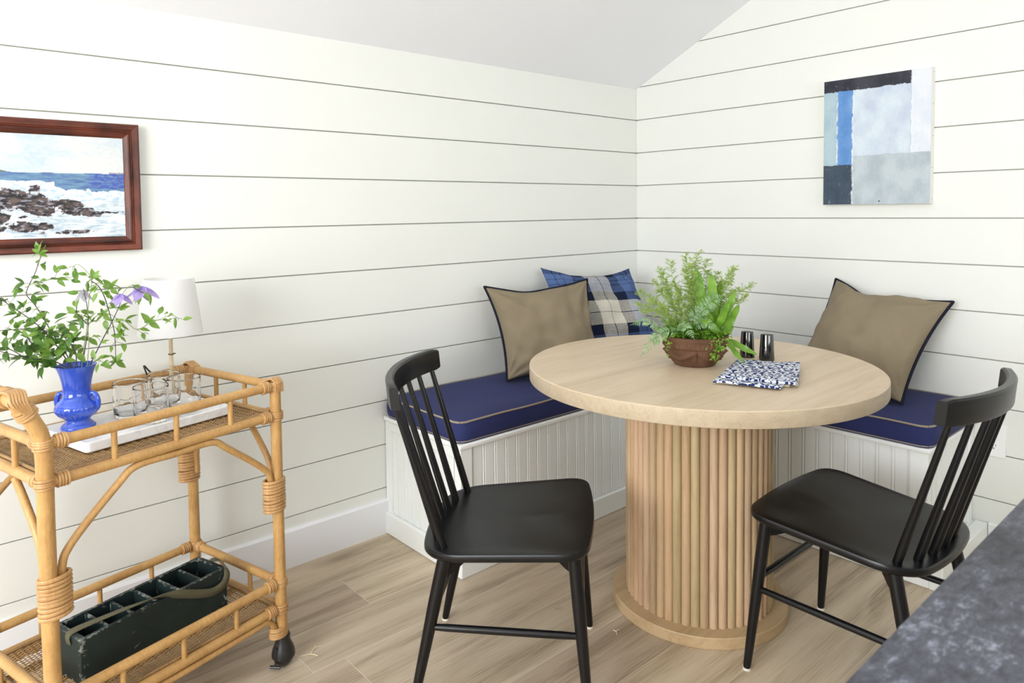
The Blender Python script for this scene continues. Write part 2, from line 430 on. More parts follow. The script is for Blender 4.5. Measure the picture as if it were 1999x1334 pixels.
# ------------------------------------------------------------ room
X0, Y0 = -5.35, -4.85             # far ends of the room
EAVE, SLOPE = 1.887, .487
YR = Y0 / 2
def roof(y): return EAVE + SLOPE * (-y if y >= YR else (y - Y0))
GZ, S = 1.208733, .172185          # groove datum and board pitch
levels = [GZ + (4 - n) * S for n in range(-12, 11)]
levels = sorted(z for z in levels)
def struct(o): o['kind'] = 'structure'; return o
fl = MB(); fl.box(X0 - .2, .2, Y0 - .2, .2, -.1, 0); struct(fl.build('floor', M_FLOOR))
g = .0018
# left wall (y = 0)
wl = MB(); wl.box(X0, .15, .012, .12, 0, EAVE + .02, 1)
zs_ = [0] + [z for z in levels if z < EAVE] + [EAVE + .01]
for a, b in zip(zs_[:-1], zs_[1:]): wl.box(X0, .012, 0, .013, a + g, b - g)
struct(wl.build('wall_left', [M_BOARD, M_GAP], bevel=.0012, seg=1))
# right gable wall (x = 0)
wr = MB()
def clip_board(z0, z1, off):
    pts = []
    yl = lambda z: min(0.0, -(z - EAVE + off) / SLOPE) if z > EAVE - off else 0.0
    top = roof(YR) + .01
    z1 = min(z1, top)
    if z0 >= top: return None
    a0, a1 = yl(z0), yl(z1)
    pts = [(a0, z0), (a1, z1), (Y0 - a1, z1), (Y0 - a0, z0)]
    if a0 != a1 and a0 == 0.0 and z0 < EAVE < z1: pts = [(0, z0), (0, EAVE), (a1, z1), (Y0 - a1, z1), (Y0, EAVE), (Y0, z0)]
    return pts
wr.prism([(0, 0), (0, EAVE), (YR, roof(YR)), (Y0, EAVE), (Y0, 0)], 'x', .012, .12, 1)
zs_ = [0] + [z for z in levels if z < roof(YR)] + [roof(YR)]
for a, b in zip(zs_[:-1], zs_[1:]):
    p = clip_board(a + g, b - g, -.004)
    if p: wr.prism(p, 'x', 0, .013)
struct(wr.build('wall_right', [M_BOARD, M_GAP], bevel=.0012, seg=1))
# ceiling: two slopes
ce = MB()
for (a, b) in (((.12, roof(0) - .12 * SLOPE), (YR, roof(YR))), ((YR, roof(YR)), (Y0 - .12, EAVE - .12 * SLOPE))):
    ce.prism([a, b, (b[0], b[1] + .1), (a[0], a[1] + .1)], 'x', X0 - .12, .12)
struct(ce.build('ceiling', M_CEIL, smooth=0))
# far walls with window openings
def holed_wall(name, axis, pos, thick, a0, a1, hole, ztop):
    w_ = MB(); h0, h1, hz0, hz1 = hole
    for (p, q_, z0, z1) in ((a0, h0, 0, ztop), (h1, a1, 0, ztop), (h0, h1, 0, hz0), (h0, h1, hz1, ztop)):
        if axis == 'x': w_.box(pos, pos + thick, p, q_, z0, z1)
        else: w_.box(p, q_, pos, pos + thick, z0, z1)
    return struct(w_.build(name, M_BOARD, smooth=0))
w_ = MB(); h0, h1, hz0, hz1 = -2.95, -.55, .65, 2.3
prof = lambda y: roof(y) + .05
w_.prism([(Y0, 0), (h0, 0), (h0, prof(h0)), (YR, prof(YR)), (Y0, prof(Y0))], 'x', X0 - .12, X0)
w_.prism([(h1, 0), (0.01, 0), (0.01, prof(0)), (h1, prof(h1))], 'x', X0 - .12, X0)
w_.box(X0 - .12, X0, h0, h1, 0, hz0); 
w_.prism([(h0, hz1), (h1, min(hz1, prof(h1))), (h1, prof(h1)), (YR, prof(YR)), (h0, prof(h0))], 'x', X0 - .12, X0)
struct(w_.build('wall_far', M_BOARD, smooth=0))
holed_wall('wall_back', 'y', Y0 - .12, .12, X0, .12, (-3.65, -.95, .75, 1.87), EAVE + .02)
for k, (ax, pos, a0, a1, z0, z1) in enumerate((('x', X0 - .09, h0, h1, hz0, 2.15), ('y', Y0 - .09, -3.65, -.95, .75, 1.87))):
    f = MB()
    def bar(p, q_, z0_, z1_):
        if ax == 'x': f.box(pos, pos + .04, p, q_, z0_, z1_)
        else: f.box(p, q_, pos, pos + .04, z0_, z1_)
    bar(a0, a1, z0, z0 + .05); bar(a0, a1, z1 - .05, z1); bar(a0, a0 + .05, z0, z1); bar(a1 - .05, a1, z0, z1)
    mid = (a0 + a1) / 2; bar(mid - .025, mid + .025, z0, z1)
    struct(f.build('window_%d' % (k + 1), M_TRIM, smooth=0))
# baseboards
bb = MB(); bb.prism([(0, 0), (-.016, 0), (-.016, .128), (-.011, .134), (0, .134)], 'x', X0, -1.575); struct(bb.build('baseboard_left', M_TRIM, smooth=30))
bb = MB(); bb.prism([(0, 0), (-.014, 0), (-.014, .086), (-.011, .09), (0, .09)], 'y', Y0, -1.612); struct(bb.build('baseboard_right', M_BENCH, smooth=30))

# ------------------------------------------------------------ banquette bench (L shaped, built in)
BX, BY, BD, LT = -1.572, -1.552, .475, .463
bench = thing('banquette_bench', 'white painted built-in L-shaped corner bench with beadboard sides under the navy seat pads', 'bench', (0, 0, 0))
def beads(a0, a1, z0, z1, place, skip=.05):
    """beadboard: flat slats with rounded double grooves"""
    n = max(1, round((a1 - a0) / .052)); st = (a1 - a0) / n
    prof = []
    for k in range(n):
        b = a0 + k * st
        prof += [(b + .001, 0), (b + .0035, -.0055), (b + .0055, -.0010), (b + .009, .0008), (b + .0125, -.0010), (b + .0145, -.0055), (b + .017, 0)]
    prof = [(a0, 0)] + prof + [(a1, 0)]
    vs = []; fs = []
    for p in prof: vs += [place(p[0], p[1], z0), place(p[0], p[1], z1)]
    for i in range(len(prof) - 1): fs.append((2 * i, 2 * i + 2, 2 * i + 3, 2 * i + 1))
    return vs, fs
def bench_panel(place, a0, a1, tL, tR):
    p = MB(); p.add(*beads(a0 + tL - (.006 if tL else 0), a1 - tR + (.006 if tR else 0), .07, .455, place)); p.build('beadboard_panel', M_BENCH, bench, smooth=0, recalc=False)
# left run front (y=-.475), faces -y
P1 = lambda a, d, z: (a, -BD - d, z)
bench_panel(P1, BX, -.47, .045, 0)
bench_panel(lambda a, d, z: (BX - d, a, z), -BD, -.01, .045, .04)
bench_panel(lambda a, d, z: (-BD - d, a, z), BY, -BD, .048, 0)
bench_panel(lambda a, d, z: (a, BY - d, z), -BD, -.01, .045, .04)
st = MB()
st.box(BX - .006, BX + .045, -BD - .006, -BD + .03, 0, .446)
st.box(BX - .006, BX + .03, -.045, -.003, 0, .446)
st.box(BX - .006, BX + .02, -BD + .03, -.045, .41, .446)
st.build('corner_post', M_BENCH, bench, bevel=.0015)
st = MB()
st.box(-BD - .006, -BD + .03, BY - .006, BY + .048, 0, .446)
st.build('corner_post', M_BENCH, bench, bevel=.0015)
st = MB()
st.box(-.045, -.003, BY - .006, BY + .03, 0, .446)
st.build('corner_post', M_BENCH, bench, bevel=.0015)
st = MB()  # base boards of the bench
st.prism([(-BX * -1 - .0, 0)] and [(BX - .018, -BD - .018), (-BD - .018, -BD - .018), (-BD - .018, BY - .018), (-.004, BY - .018), (-.004, BY), (-BD, BY), (-BD, -BD), (BX, -BD), (BX, -.004), (BX - .018, -.004)], 'z', 0, .085)
st.build('base_board', M_BENCH, bench, bevel=.005, seg=2)
st = MB(); st.box(-BD - .018, -.004, BY - .058, BY - .016, 0, .088); st.build('base_board', M_BENCH, bench, bevel=.004, seg=2)
st = MB()
st.prism([(BX - .016, -.004), (BX - .016, -BD - .016), (-BD - .016, -BD - .016), (-BD - .016, BY - .016), (-.004, BY - .016), (-.004, -.004)], 'z', .445, LT)
st.build('lid', M_BENCH, bench, bevel=.006, seg=3)

def rounded_rect_path(x0, x1, y0, y1, r, n=6):
    P = []
    for cx, cy, a0 in ((x1 - r, y1 - r, 0), (x0 + r, y1 - r, 90), (x0 + r, y0 + r, 180), (x1 - r, y0 + r, 270)):
        for k in range(n + 1): a = R(a0 + 90 * k / n); P.append((cx + r * math.cos(a), cy + r * math.sin(a)))
    return P
def cushion(name, label, x0, x1, y0, y1, zb, zt, group, seed):
    r = .035; rnd = random.Random(seed)
    T = thing(name, label, 'cushion', ((x0 + x1) / 2, (y0 + y1) / 2, zb), 0, group)
    cx, cy = (x0 + x1) / 2, (y0 + y1) / 2; X0_, X1_, Y0_, Y1_ = x0 - cx, x1 - cx, y0 - cy, y1 - cy; h = zt - zb
    nx, ny = max(8, int((x1 - x0) / .03)), max(8, int((y1 - y0) / .03))
    mb = MB(); vs = []; fs = []
    def wave(x, y): return .0035 * math.sin(x * 9 + seed) + .003 * math.sin(y * 11 + seed * 2)
    def rc(x, y):   # pull corners in to a radius
        ax, ay = max(0, abs(x) - (X1_ - r)), max(0, abs(y) - (Y1_ - r)); d = math.hypot(ax, ay)
        if ax > 0 and ay > 0 and d > r * .0:
            m_ = max(ax, ay); k = m_ / d
            return math.copysign(X1_ - r + ax * k, x), math.copysign(Y1_ - r + ay * k, y)
        return x, y
    def top(x, y):
        ex = min(1, (X1_ - abs(x)) / .12); ey = min(1, (Y1_ - abs(y)) / .12)
        return h - .004 + .010 * math.sqrt(max(0, math.sin(ex * PI / 2) * math.sin(ey * PI / 2))) + wave(x, y) * min(ex, ey) + .003 * noise.noise(Vector((x * 6 + seed, y * 6, 0)))
    idx = {}
    for i in range(nx + 1):
        for j in range(ny + 1):
            x = X0_ + (X1_ - X0_) * i / nx; y = Y0_ + (Y1_ - Y0_) * j / ny
            xx, yy = rc(x, y); idx[i, j] = len(vs); vs.append((xx, yy, top(x, y)))
    for i in range(nx):
        for j in range(ny): fs.append((idx[i, j], idx[i + 1, j], idx[i + 1, j + 1], idx[i, j + 1]))
    border = [(i, 0) for i in range(nx)] + [(nx, j) for j in range(ny)] + [(i, ny) for i in range(nx, 0, -1)] + [(0, j) for j in range(ny, 0, -1)]
    prev = [idx[b] for b in border]; tops = [vs[k] for k in prev]
    for lv, (f_, out) in enumerate(((.8, .004), (.5, .007), (.2, .005), (0.02, 0))):
        cur = []
        for b, t_ in zip(border, tops):
            d = Vector((t_[0], t_[1], 0)); nx_ = Vector((1 if b[0] == nx else -1 if b[0] == 0 else 0, 1 if b[1] == ny else -1 if b[1] == 0 else 0, 0)).normalized()
            cur.append(len(vs)); vs.append((t_[0] + nx_.x * out, t_[1] + nx_.y * out, t_[2] * f_))
        for k in range(len(prev)):
            k2 = (k + 1) % len(prev); fs.append((prev[k], prev[k2], cur[k2], cur[k]))
        prev = cur
    bots = [vs[k] for k in prev]; fs.append(tuple(prev)); mb.add(vs, fs)
    mb.build('pad', M_NAVY, T, smooth=60)
    for nm, P in (('piping', tops), ('piping', [(p[0], p[1], .008) for p in bots])):
        tb = MB(); P = [Vector(p) for p in P]; P.append(P[0])
        tb.tube(P, .0035, 6, cap=False); tb.build(nm, M_PIPE_TAN, T, smooth=60)
    return T
cushion('bench_cushion', 'long navy blue seat pad with tan piping lying on the bench along the left wall', BX - .012, -.012, -.483, -.012, LT, .541, 'navy seat pads of the corner bench', 3)
cushion('bench_cushion', 'shorter navy blue seat pad with tan piping on the bench under the square abstract painting', -.493, -.012, BY - .016, -.497, LT, .541, 'navy seat pads of the corner bench', 8)

# ------------------------------------------------------------ scatter pillows
def pillow(name, label, tl, tr, bl, br, T, mats, seed, pipe=None, pinch=.07, group=None, sagtop=.0, ear=None):
    tl, tr, bl, br = map(Vector, (tl, tr, bl, br)); c = (tl + tr + bl + br) / 4
    th_ = thing(name, label, 'pillow', tuple(c), 0, group)
    N = 44; nrm = ((tr - tl) + (br - bl)).cross((tl - bl) + (tr - br)).normalized()
    if nrm.dot(CAM - c) < 0: nrm = -nrm
    def base(s_, t_):
        s2 = s_ * (1 - pinch * (1 - t_ * t_) * abs(s_) ** 3); t2 = t_ * (1 - pinch * (1 - s_ * s_) * abs(t_) ** 3)
        if t_ > 0: t2 -= sagtop * (1 - s_ * s_) * t_ ** 2
        if ear and t_ > 0: t2 -= ear[1] * math.exp(-((s_ - ear[0]) / .34) ** 2) * t_ ** 3
        u = (s2 + 1) / 2; v = (t2 + 1) / 2
        return (bl * (1 - u) + br * u) * (1 - v) + (tl * (1 - u) + tr * u) * v - c
    def hgt(s_, t_):
        a = max(0, 1 - abs(s_) ** 2.3); b = max(0, 1 - abs(t_) ** 2.3)
        return T * .5 * (a * b) ** .55
    mb = MB(); vs = []; fs = []; uvs = []
    front = {}; back = {}
    for sd, D in ((1, front), (-1, back)):
        for i in range(N + 1):
            for j in range(N + 1):
                s_ = math.sin((i / N * 2 - 1) * PI / 2 * .92) / math.sin(PI / 2 * .92); t_ = math.sin((j / N * 2 - 1) * PI / 2 * .92) / math.sin(PI / 2 * .92)
                edge = i in (0, N) or j in (0, N)
                if edge and sd == -1: D[i, j] = front[i, j]; continue
                h = hgt(s_, t_)
                pv = Vector((s_ * 1.3, t_ * 1.3, seed + sd))
                wr_ = .020 * noise.noise(pv * 1.5) + .012 * noise.noise(pv * 3.4)
                # creases radiating from the corners
                for cs, ct in ((1, 1), (1, -1), (-1, 1), (-1, -1)):
                    dx, dy = cs - s_, ct - t_; dd = math.hypot(dx, dy)
                    if dd < 1.1: wr_ += .0085 * math.sin(math.atan2(dy, dx) * 11 + seed * 3 + cs) * (1 - dd / 1.1) * min(1, dd * 3)
                h += wr_ * min(1, h / (T * .12)) if not edge else 0
                D[i, j] = len(vs); vs.append(base(s_, t_) + nrm * sd * h); uvs.append(((s_ + 1) / 2, (t_ + 1) / 2))
        for i in range(N):
            for j in range(N):
                q_ = (D[i, j], D[i + 1, j], D[i + 1, j + 1], D[i, j + 1]); fs.append(q_ if sd == 1 else q_[::-1])
    mb.add(vs, fs)
    o = mb.build('cover', mats, th_, smooth=80)
    uvl = o.data.uv_layers.new(name='UVMap')
    for lp in o.data.loops: uvl.data[lp.index].uv = uvs[lp.vertex_index]
    if pipe:
        B = [(i, 0) for i in range(N)] + [(N, j) for j in range(N)] + [(i, N) for i in range(N, 0, -1)] + [(0, j) for j in range(N, 0, -1)]
        P = [Vector(vs[front[b]]) for b in B]; P.append(P[0]); tb = MB(); tb.tube([p_ + (p_ - Vector((0, 0, 0))).normalized() * .003 for p_ in P], .0056, 8, cap=False); tb.build('piping', pipe, th_, smooth=60)
    return th_
pillow('plaid_pillow', 'blue, navy and cream plaid wool pillow tucked in the bench corner', (-.765, -.045, .995), (-.255, -.15, .965), (-.735, -.20, .565), (-.225, -.33, .560), .15, M_PLAID, 5, pinch=.08, sagtop=.12)
pillow('throw_pillow', 'khaki pillow with dark piping leaning on the left wall in front of the plaid pillow', (-1.122, -.075, .935), (-.705, -.275, .950), (-1.125, -.215, .562), (-.735, -.40, .562), .21, M_KHAKI, 1, M_PIPE_NAVY, .12, 'khaki pillows', .04, (-.25, .05))
pillow('throw_pillow', 'khaki pillow with dark piping tilted against the wall below the abstract painting', (-.05, -1.070, .955), (-.07, -1.500, .900), (-.345, -1.02, .585), (-.345, -1.428, .562), .21, M_KHAKI, 12, M_PIPE_NAVY, .11, 'khaki pillows', .03, (-.30, .11))

# ------------------------------------------------------------ round table
TX, TY = -1.096, -1.095
tab = thing('round_table', 'round pale oak dining table on a fluted dowel drum with a disc plinth', 'table', (TX, TY, 0))
tp = MB(); tp.lathe([(0, .7195), (.529, .7195), (.534, .7215), (.535, .7235), (.535, .760), (.5345, .763), (.5315, .765), (0, .765)], 128)
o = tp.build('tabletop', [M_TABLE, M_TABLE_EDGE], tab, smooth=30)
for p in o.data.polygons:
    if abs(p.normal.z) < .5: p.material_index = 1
pl = MB(); pl.lathe([(0, 0), (.268, 0), (.27, .002), (.27, .032), (.268, .035), (0, .035)], 96); pl.build('plinth', M_PLINTH, tab, smooth=30)
dw = MB(); N = 52; rr = random.Random(4)
for k in range(N):
    a = 2 * PI * (k + .5) / N; r_ = .2275 - .0135
    dw.tube([(r_ * math.cos(a), r_ * math.sin(a), .0352), (r_ * math.cos(a), r_ * math.sin(a), .7195)], .0133, 12, at=rr.random())
dw.lathe([(.205, .036), (.205, .7195)], 48)
dw.build('fluted_drum', M_DOWEL, tab, smooth=50, attr=True)

# ------------------------------------------------------------ black spindle chairs
def seat_outline(a=.2457, b=.2189, d=.3875, rf=.055, rr_=.0896, bow=.0385, n=10):
    hd = d / 2; Cn = [(a, hd, rf), (-a, hd, rf), (-b, -hd, rr_), (b, -hd, rr_)]; P = []
    for i in range(4):
        p = np.array(Cn[i][:2]); pr = np.array(Cn[i - 1][:2]); nx = np.array(Cn[(i + 1) % 4][:2]); r = Cn[i][2]
        u = (pr - p) / np.linalg.norm(pr - p); v = (nx - p) / np.linalg.norm(nx - p)
        tt = r / np.tan(np.arccos(u @ v) / 2); p0 = p + u * tt; p1 = p + v * tt
        for k in range(n + 1):
            s = k / n; P.append((1 - s) ** 2 * p0 + 2 * s * (1 - s) * (p * .93 + (p0 + p1) / 2 * .07) + s * s * p1)
    Q = []
    for i in range(len(P)):
        A, B = P[i], P[(i + 1) % len(P)]; m_ = max(1, int(np.linalg.norm(B - A) / .02))
        for k in range(m_): Q.append(A + (B - A) * k / m_)
    Q = np.array(Q); w_ = np.clip(1 - (Q[:, 0] / a) ** 2, 0, 1)
    Q[:, 1] += np.where(Q[:, 1] > 0, bow * .5 * w_ * np.clip(Q[:, 1] / hd, 0, 1), -bow * w_ * np.clip(-Q[:, 1] / hd, 0, 1))
    return [tuple(x) for x in Q]
ZS, TL = .4353, .0882
def sz(y): return ZS + TL * y
def make_chair(label):
    t_ = thing('spindle_chair', label, 'chair', (0, 0, 0), 0, 'black spindle-back dining chairs')
    O = seat_outline(); n = len(O); mb = MB(); vs = []; fs = []
    rings = []
    for sc, dz in ((.93, -.022), (.985, -.020), (1.0, -.015), (1.0, -.006), (.992, -.0012), (.975, 0)):
        rings.append([(x * sc, y * sc, sz(y * sc) + dz) for x, y in O])
    def dish(x, y, s_):    # shallow saddle in the middle of the seat
        return -.012 * max(0, 1 - (s_ / .88) ** 2) * (1 - .6 * math.exp(-((x / .03) ** 2)) * max(0, y) / .19)
    for s_ in (.88, .75, .6, .45, .3, .15): rings.append([(x * s_, y * s_, sz(y * s_) + dish(x * s_, y * s_, s_)) for x, y in O])
    for r_ in rings: vs += r_
    for i in range(len(rings) - 1):
        for k in range(n): fs.append((i * n + k, i * n + (k + 1) % n, (i + 1) * n + (k + 1) % n, (i + 1) * n + k))
    vs.append((0, 0, sz(0) - .012)); c = len(vs) - 1; L_ = (len(rings) - 1) * n
    for k in range(n): fs.append((L_ + k, L_ + (k + 1) % n, c))
    fs.append(tuple(range(n))[::-1]); mb.add(vs, fs); mb.build('seat', M_BLACK, t_, smooth=50)
    feet = {}
    for sx in (-1, 1):
        for fy in (1, -1):
            if fy == 1: A, B = Vector((sx * .218, .199, .006)), Vector((sx * .185, .162, .43))
            else: A, B = Vector((sx * .214, -.242, .006)), Vector((sx * .187, -.158, .40))
            feet[sx, fy] = (A, B)
            lg = MB(); lg.tube([A, A + (B - A) * .02, A.lerp(B, .35), A.lerp(B, .7), B], [.0095, .0105, .0135, .0165, .0165], 20)
            lo = lg.build('leg', M_BLACK, t_, smooth=40)
            ft = MB(); ft.tube([(A.x, A.y, 0), (A.x, A.y, .006)], .011, 16); ft.build('felt_pad', M_FELT, lo, smooth=30)['label'] = 'pale felt pad under the leg'
    def at(k, z): A, B = feet[k]; return A.lerp(B, (z - A.z) / (B.z - A.z))
    for (k1, k2, z) in (((-1, 1), (-1, -1), .228), ((1, 1), (1, -1), .228), ((-1, 1), (1, 1), .258), ((-1, -1), (1, -1), .258)):
        s_ = MB(); a_, b_ = at(k1, z), at(k2, z); s_.tube([a_, a_.lerp(b_, .12), a_.lerp(b_, .5), a_.lerp(b_, .88), b_], [.0075, .009, .0095, .009, .0075], 14); s_.build('stretcher', M_BLACK, t_, smooth=40)
    for sgn in (1, -1):   # tapered cross cleats under the seat
        A = at((-sgn, 1), .38); B = at((sgn, -1), .36); A.z = B.z = 0
        d = (B - A).normalized(); sd = Vector((-d.y, d.x, 0)) * .010; L_ = (B - A).length; vs = []
        prof = [(0, .055), (.03, .05), (L_ * .30, .012), (L_ * .7, .012), (L_ - .03, .05), (L_, .055)]
        for q_, dep in prof:
            p = A + d * q_; zt = sz(p.y) - .018
            vs += [(p.x - sd.x, p.y - sd.y, zt), (p.x + sd.x, p.y + sd.y, zt), (p.x + sd.x, p.y + sd.y, zt - dep), (p.x - sd.x, p.y - sd.y, zt - dep)]
        fs = [(0, 1, 2, 3), tuple(4 * 5 + k for k in (3, 2, 1, 0))]
        for i in range(5):
            for k in range(4): fs.append((4 * i + k, 4 * i + (k + 1) % 4, 4 * i + 4 + (k + 1) % 4, 4 * i + 4 + k))
        cb = MB(); cb.add(vs, fs); cb.build('seat_cleat', M_BLACK, t_, smooth=0)
    # crest rail
    def cy(x, z): return -.262 - .056 * (1 - (x / .235) ** 2) - (z - .805) * .10
    mb = MB(); vs = []; fs = []; K = 28
    for i in range(K + 1):
        x = -.235 + .47 * i / K
        e = min(1, (1 - abs(x / .235)) / .03)
        zt, zb = .8385 - .004 * (1 - e), .776 + .004 * (1 - e)
        for (dz, dy) in ((zb, -.010), (zb + .004, -.0125), (zt - .005, -.0125), (zt, -.008), (zt, .006), (zt - .005, .0105), (zb + .004, .0105), (zb, .008)):
            vs.append((x, cy(x, dz) + dy, dz))
    for i in range(K):
        for k in range(8): fs.append((i * 8 + k, i * 8 + (k + 1) % 8, (i + 1) * 8 + (k + 1) % 8, (i + 1) * 8 + k))
    fs += [tuple(range(8)), tuple(K * 8 + k for k in range(8))[::-1]]
    mb.add(vs, fs); mb.build('crest_rail', M_BLACK, t_, smooth=35)
    for k in range(7):
        f_ = (k - 3) / 3; xb = .178 * math.copysign(abs(f_) ** .93, f_); yb = -.198 + .04 * abs(f_) ** 2.6
        xt = .205 * f_; zt = .79
        a_ = Vector((xb, yb, sz(yb) - .01)); b_ = Vector((xt, cy(xt, zt), zt))
        s_ = MB(); s_.tube([a_, a_.lerp(b_, .15), a_.lerp(b_, .6), b_], [.0105, .0105, .0085, .007], 14); s_.build('spindle', M_BLACK, t_, smooth=40)
    return t_
ch = make_chair('black spindle chair left of the round table, nearest the rattan cart')
ch.location = (-1.7668, -.9636, 0); ch.rotation_euler[2] = -.8402 - PI / 2
ch2 = copy_tree(ch); ch2['label'] = 'black spindle chair right of the round table, partly behind the grey counter'
ch2.location = (-1.0827, -1.583, 0); ch2.rotation_euler[2] = 1.564 - PI / 2

# ------------------------------------------------------------ rattan bar cart
CA = R(14.5); CO = Vector((-2.238, -.513, 0)); CL, CW = .578, .405
cart = thing('bar_cart', 'honey coloured two-tier rattan bar cart on black casters against the left wall', 'cart', tuple(CO), CA)
# cart frame: X runs back along the cart from its right end (negative = left), Y towards the wall
def cw(u, v, z=0): return Vector((-u, v, z))
posts = {'FR': (0, 0), 'FL': (CL, 0), 'BR': (0, CW), 'BL': (CL, CW)}
ZT, ZM, ZB, ZL = .787, .705, .238, .166
def wob(pts): return pts
for k, (u, v) in posts.items():
    p = MB()
    if k[1] == 'R': pts = [(u, .085), (u, .3), (u, .6), (u, .797)]; path = [cw(a, v, z) for a, z in pts]; rs = [.0165, .0155, .0148, .0145]
    else: path = spline([cw(u - .004, v, .085), cw(u, v, .3), cw(u, v, .6), cw(u, v, .78), cw(u + .018, v, .84), cw(u + .045, v, .885)], 5); rs = .0165
    p.tube(path, rs, 16); p.build('post', M_RATTAN, cart, smooth=50)
def rail(name, a, b, r=.0118, m=M_RATTAN, seg=14):
    p = MB(); p.tube([a, a.lerp(b, .33), a.lerp(b, .66), b], r, seg); return p.build(name, m, cart, smooth=50)
for z, nm in ((ZT, 'rail'), (ZM, 'shelf_rail'), (ZB, 'rail'), (ZL, 'shelf_rail')):
    rail(nm, cw(0, 0, z), cw(CL, 0, z)); rail(nm, cw(0, CW, z), cw(CL, CW, z))
    rail(nm, cw(0, 0, z), cw(0, CW, z)); rail(nm, cw(CL, 0, z), cw(CL, CW, z))
p = MB(); hb = CL + .045
p.tube([cw(hb, -.004, .887), cw(hb, .1, .893), cw(hb, CW / 2, .895), cw(hb, CW - .1, .893), cw(hb, CW + .004, .887)], .0165, 16); p.build('push_handle', M_RATTAN, cart, smooth=50)
for z0, z1 in ((ZM, ZT), (ZL, ZB)):
    for q_ in (.14, .287, .434):
        for v in (0, CW):
            rail('spindle', cw(q_, v, z0), cw(q_, v, z1), .0066, seg=10)
    for q_ in (.135, .27):
        for u in (0, CL): rail('spindle', cw(u, q_, z0), cw(u, q_, z1), .0066, seg=10)
# arched braces under the upper shelf, and low ones above the casters
def brace(path, r=.0085):
    b = MB(); b.tube(spline(path, 7), r, 12); b.build('arch_brace', M_RATTAN, cart, smooth=60)
for v in (0, CW):
    zz = ZM - .021
    brace([cw(.024, v, .45), cw(.024, v, .535), cw(.05, v, .575), cw(.15, v, .655), cw(.195, v, zz), cw(.29, v, zz), cw(.385, v, zz), cw(.43, v, .655), cw(CL - .05, v, .565), cw(CL - .026, v, .515), cw(CL - .026, v, .42)])
    zz = ZL - .021
    brace([cw(.022, v, .092), cw(.024, v, .118), cw(.045, v, zz), cw(.09, v, zz), cw(.29, v, zz - .002), cw(.49, v, zz), cw(CL - .045, v, zz), cw(CL - .024, v, .118), cw(CL - .022, v, .092)])
for u, s_ in ((0, 1), (CL, 1)):
    zz = ZM - .021
    for v, d in ((0, 1), (CW, -1)):
        brace([cw(u, v + d * .023, .47), cw(u, v + d * .023, .53), cw(u, v + d * .04, .58), cw(u, v + d * .10, .65), cw(u, v + d * .14, zz + .004)])
    
def coil(name, c, ax, rx, ry, n, pitch, r=.0032, xdir=None, tilt=0):
    b = MB(); c = Vector(c); ax = Vector(ax).normalized()
    for k in range(n):
        off = (k - (n - 1) / 2) * pitch
        axx = (ax + Vector((random.uniform(-1, 1), random.uniform(-1, 1), random.uniform(-1, 1))) * .04 + Vector((tilt, 0, 0))).normalized()
        b.ring(c + ax * off, axx, rx + random.uniform(-.0006, .0006), ry + random.uniform(-.0004, .0004), r, 20, 6, xdir)
    return b.build(name, M_WRAP, cart, smooth=60)
for k, (u, v) in posts.items():
    sg = 1 if u == 0 else -1; vs_ = 1 if v == 0 else -1
    zc = .488 if k[1] == 'R' else .465
    coil('binding', cw(u + sg * .0115, v, zc), (0, 0, 1), .030, .0195, 10, .0088, .0046, (1, 0, 0), 0)
    for z in (ZT, ZM, ZB, ZL):
        coil('binding', cw(u, v, z), (0, 0, 1), .0175, .0175, 4, .0055, .003)
        coil('binding', cw(u + sg * .034, v, z), (1, 0, 0), .0135, .0135, 4, .006, .003, (0, 1, 0))
        coil('binding', cw(u, v + vs_ * .030, z), (0, 1, 0), .0132, .0132, 3, .006, .003, (1, 0, 0))
    coil('binding', cw(u + sg * .010, v, .105), (0, 0, 1), .026, .0175, 5, .006, .0032, (1, 0, 0))
    # knuckle over the post top
    kb = MB()
    if k[1] == 'R':
        for q_ in range(5):
            x = (q_ - 2) * .0055; kb.tube(spline([cw(x, vs_ * .0, 0) + cw(u, v - vs_ * .0165, .772), cw(u + x, v - vs_ * .015, .795), cw(u + x, v, .807), cw(u + x, v + vs_ * .022, .801), cw(u + x, v + vs_ * .036, .795)], 4), .0033, 6)
    else:
        for q_ in range(6):
            x = (q_ - 2.5) * .0055; kb.tube(spline([cw(u + .030 + x * .5, v - vs_ * .0185, .862), cw(u + .046 + x, v - vs_ * .018, .885), cw(u + .046 + x, v - vs_ * .006, .9045), cw(u + .046 + x, v + vs_ * .02, .9055), cw(u + .046 + x, v + vs_ * .04, .903)], 4), .0034, 6)
        coil('binding', cw(u + .030, v, .862), (-.55, 0, .83), .0185, .0185, 4, .006, .0034)
        coil('binding', cw(hb, v + vs_ * .042, .889), (0, 1, 0), .0185, .0185, 4, .006, .0034)
    kb.build('binding', M_WRAP, cart, smooth=60)
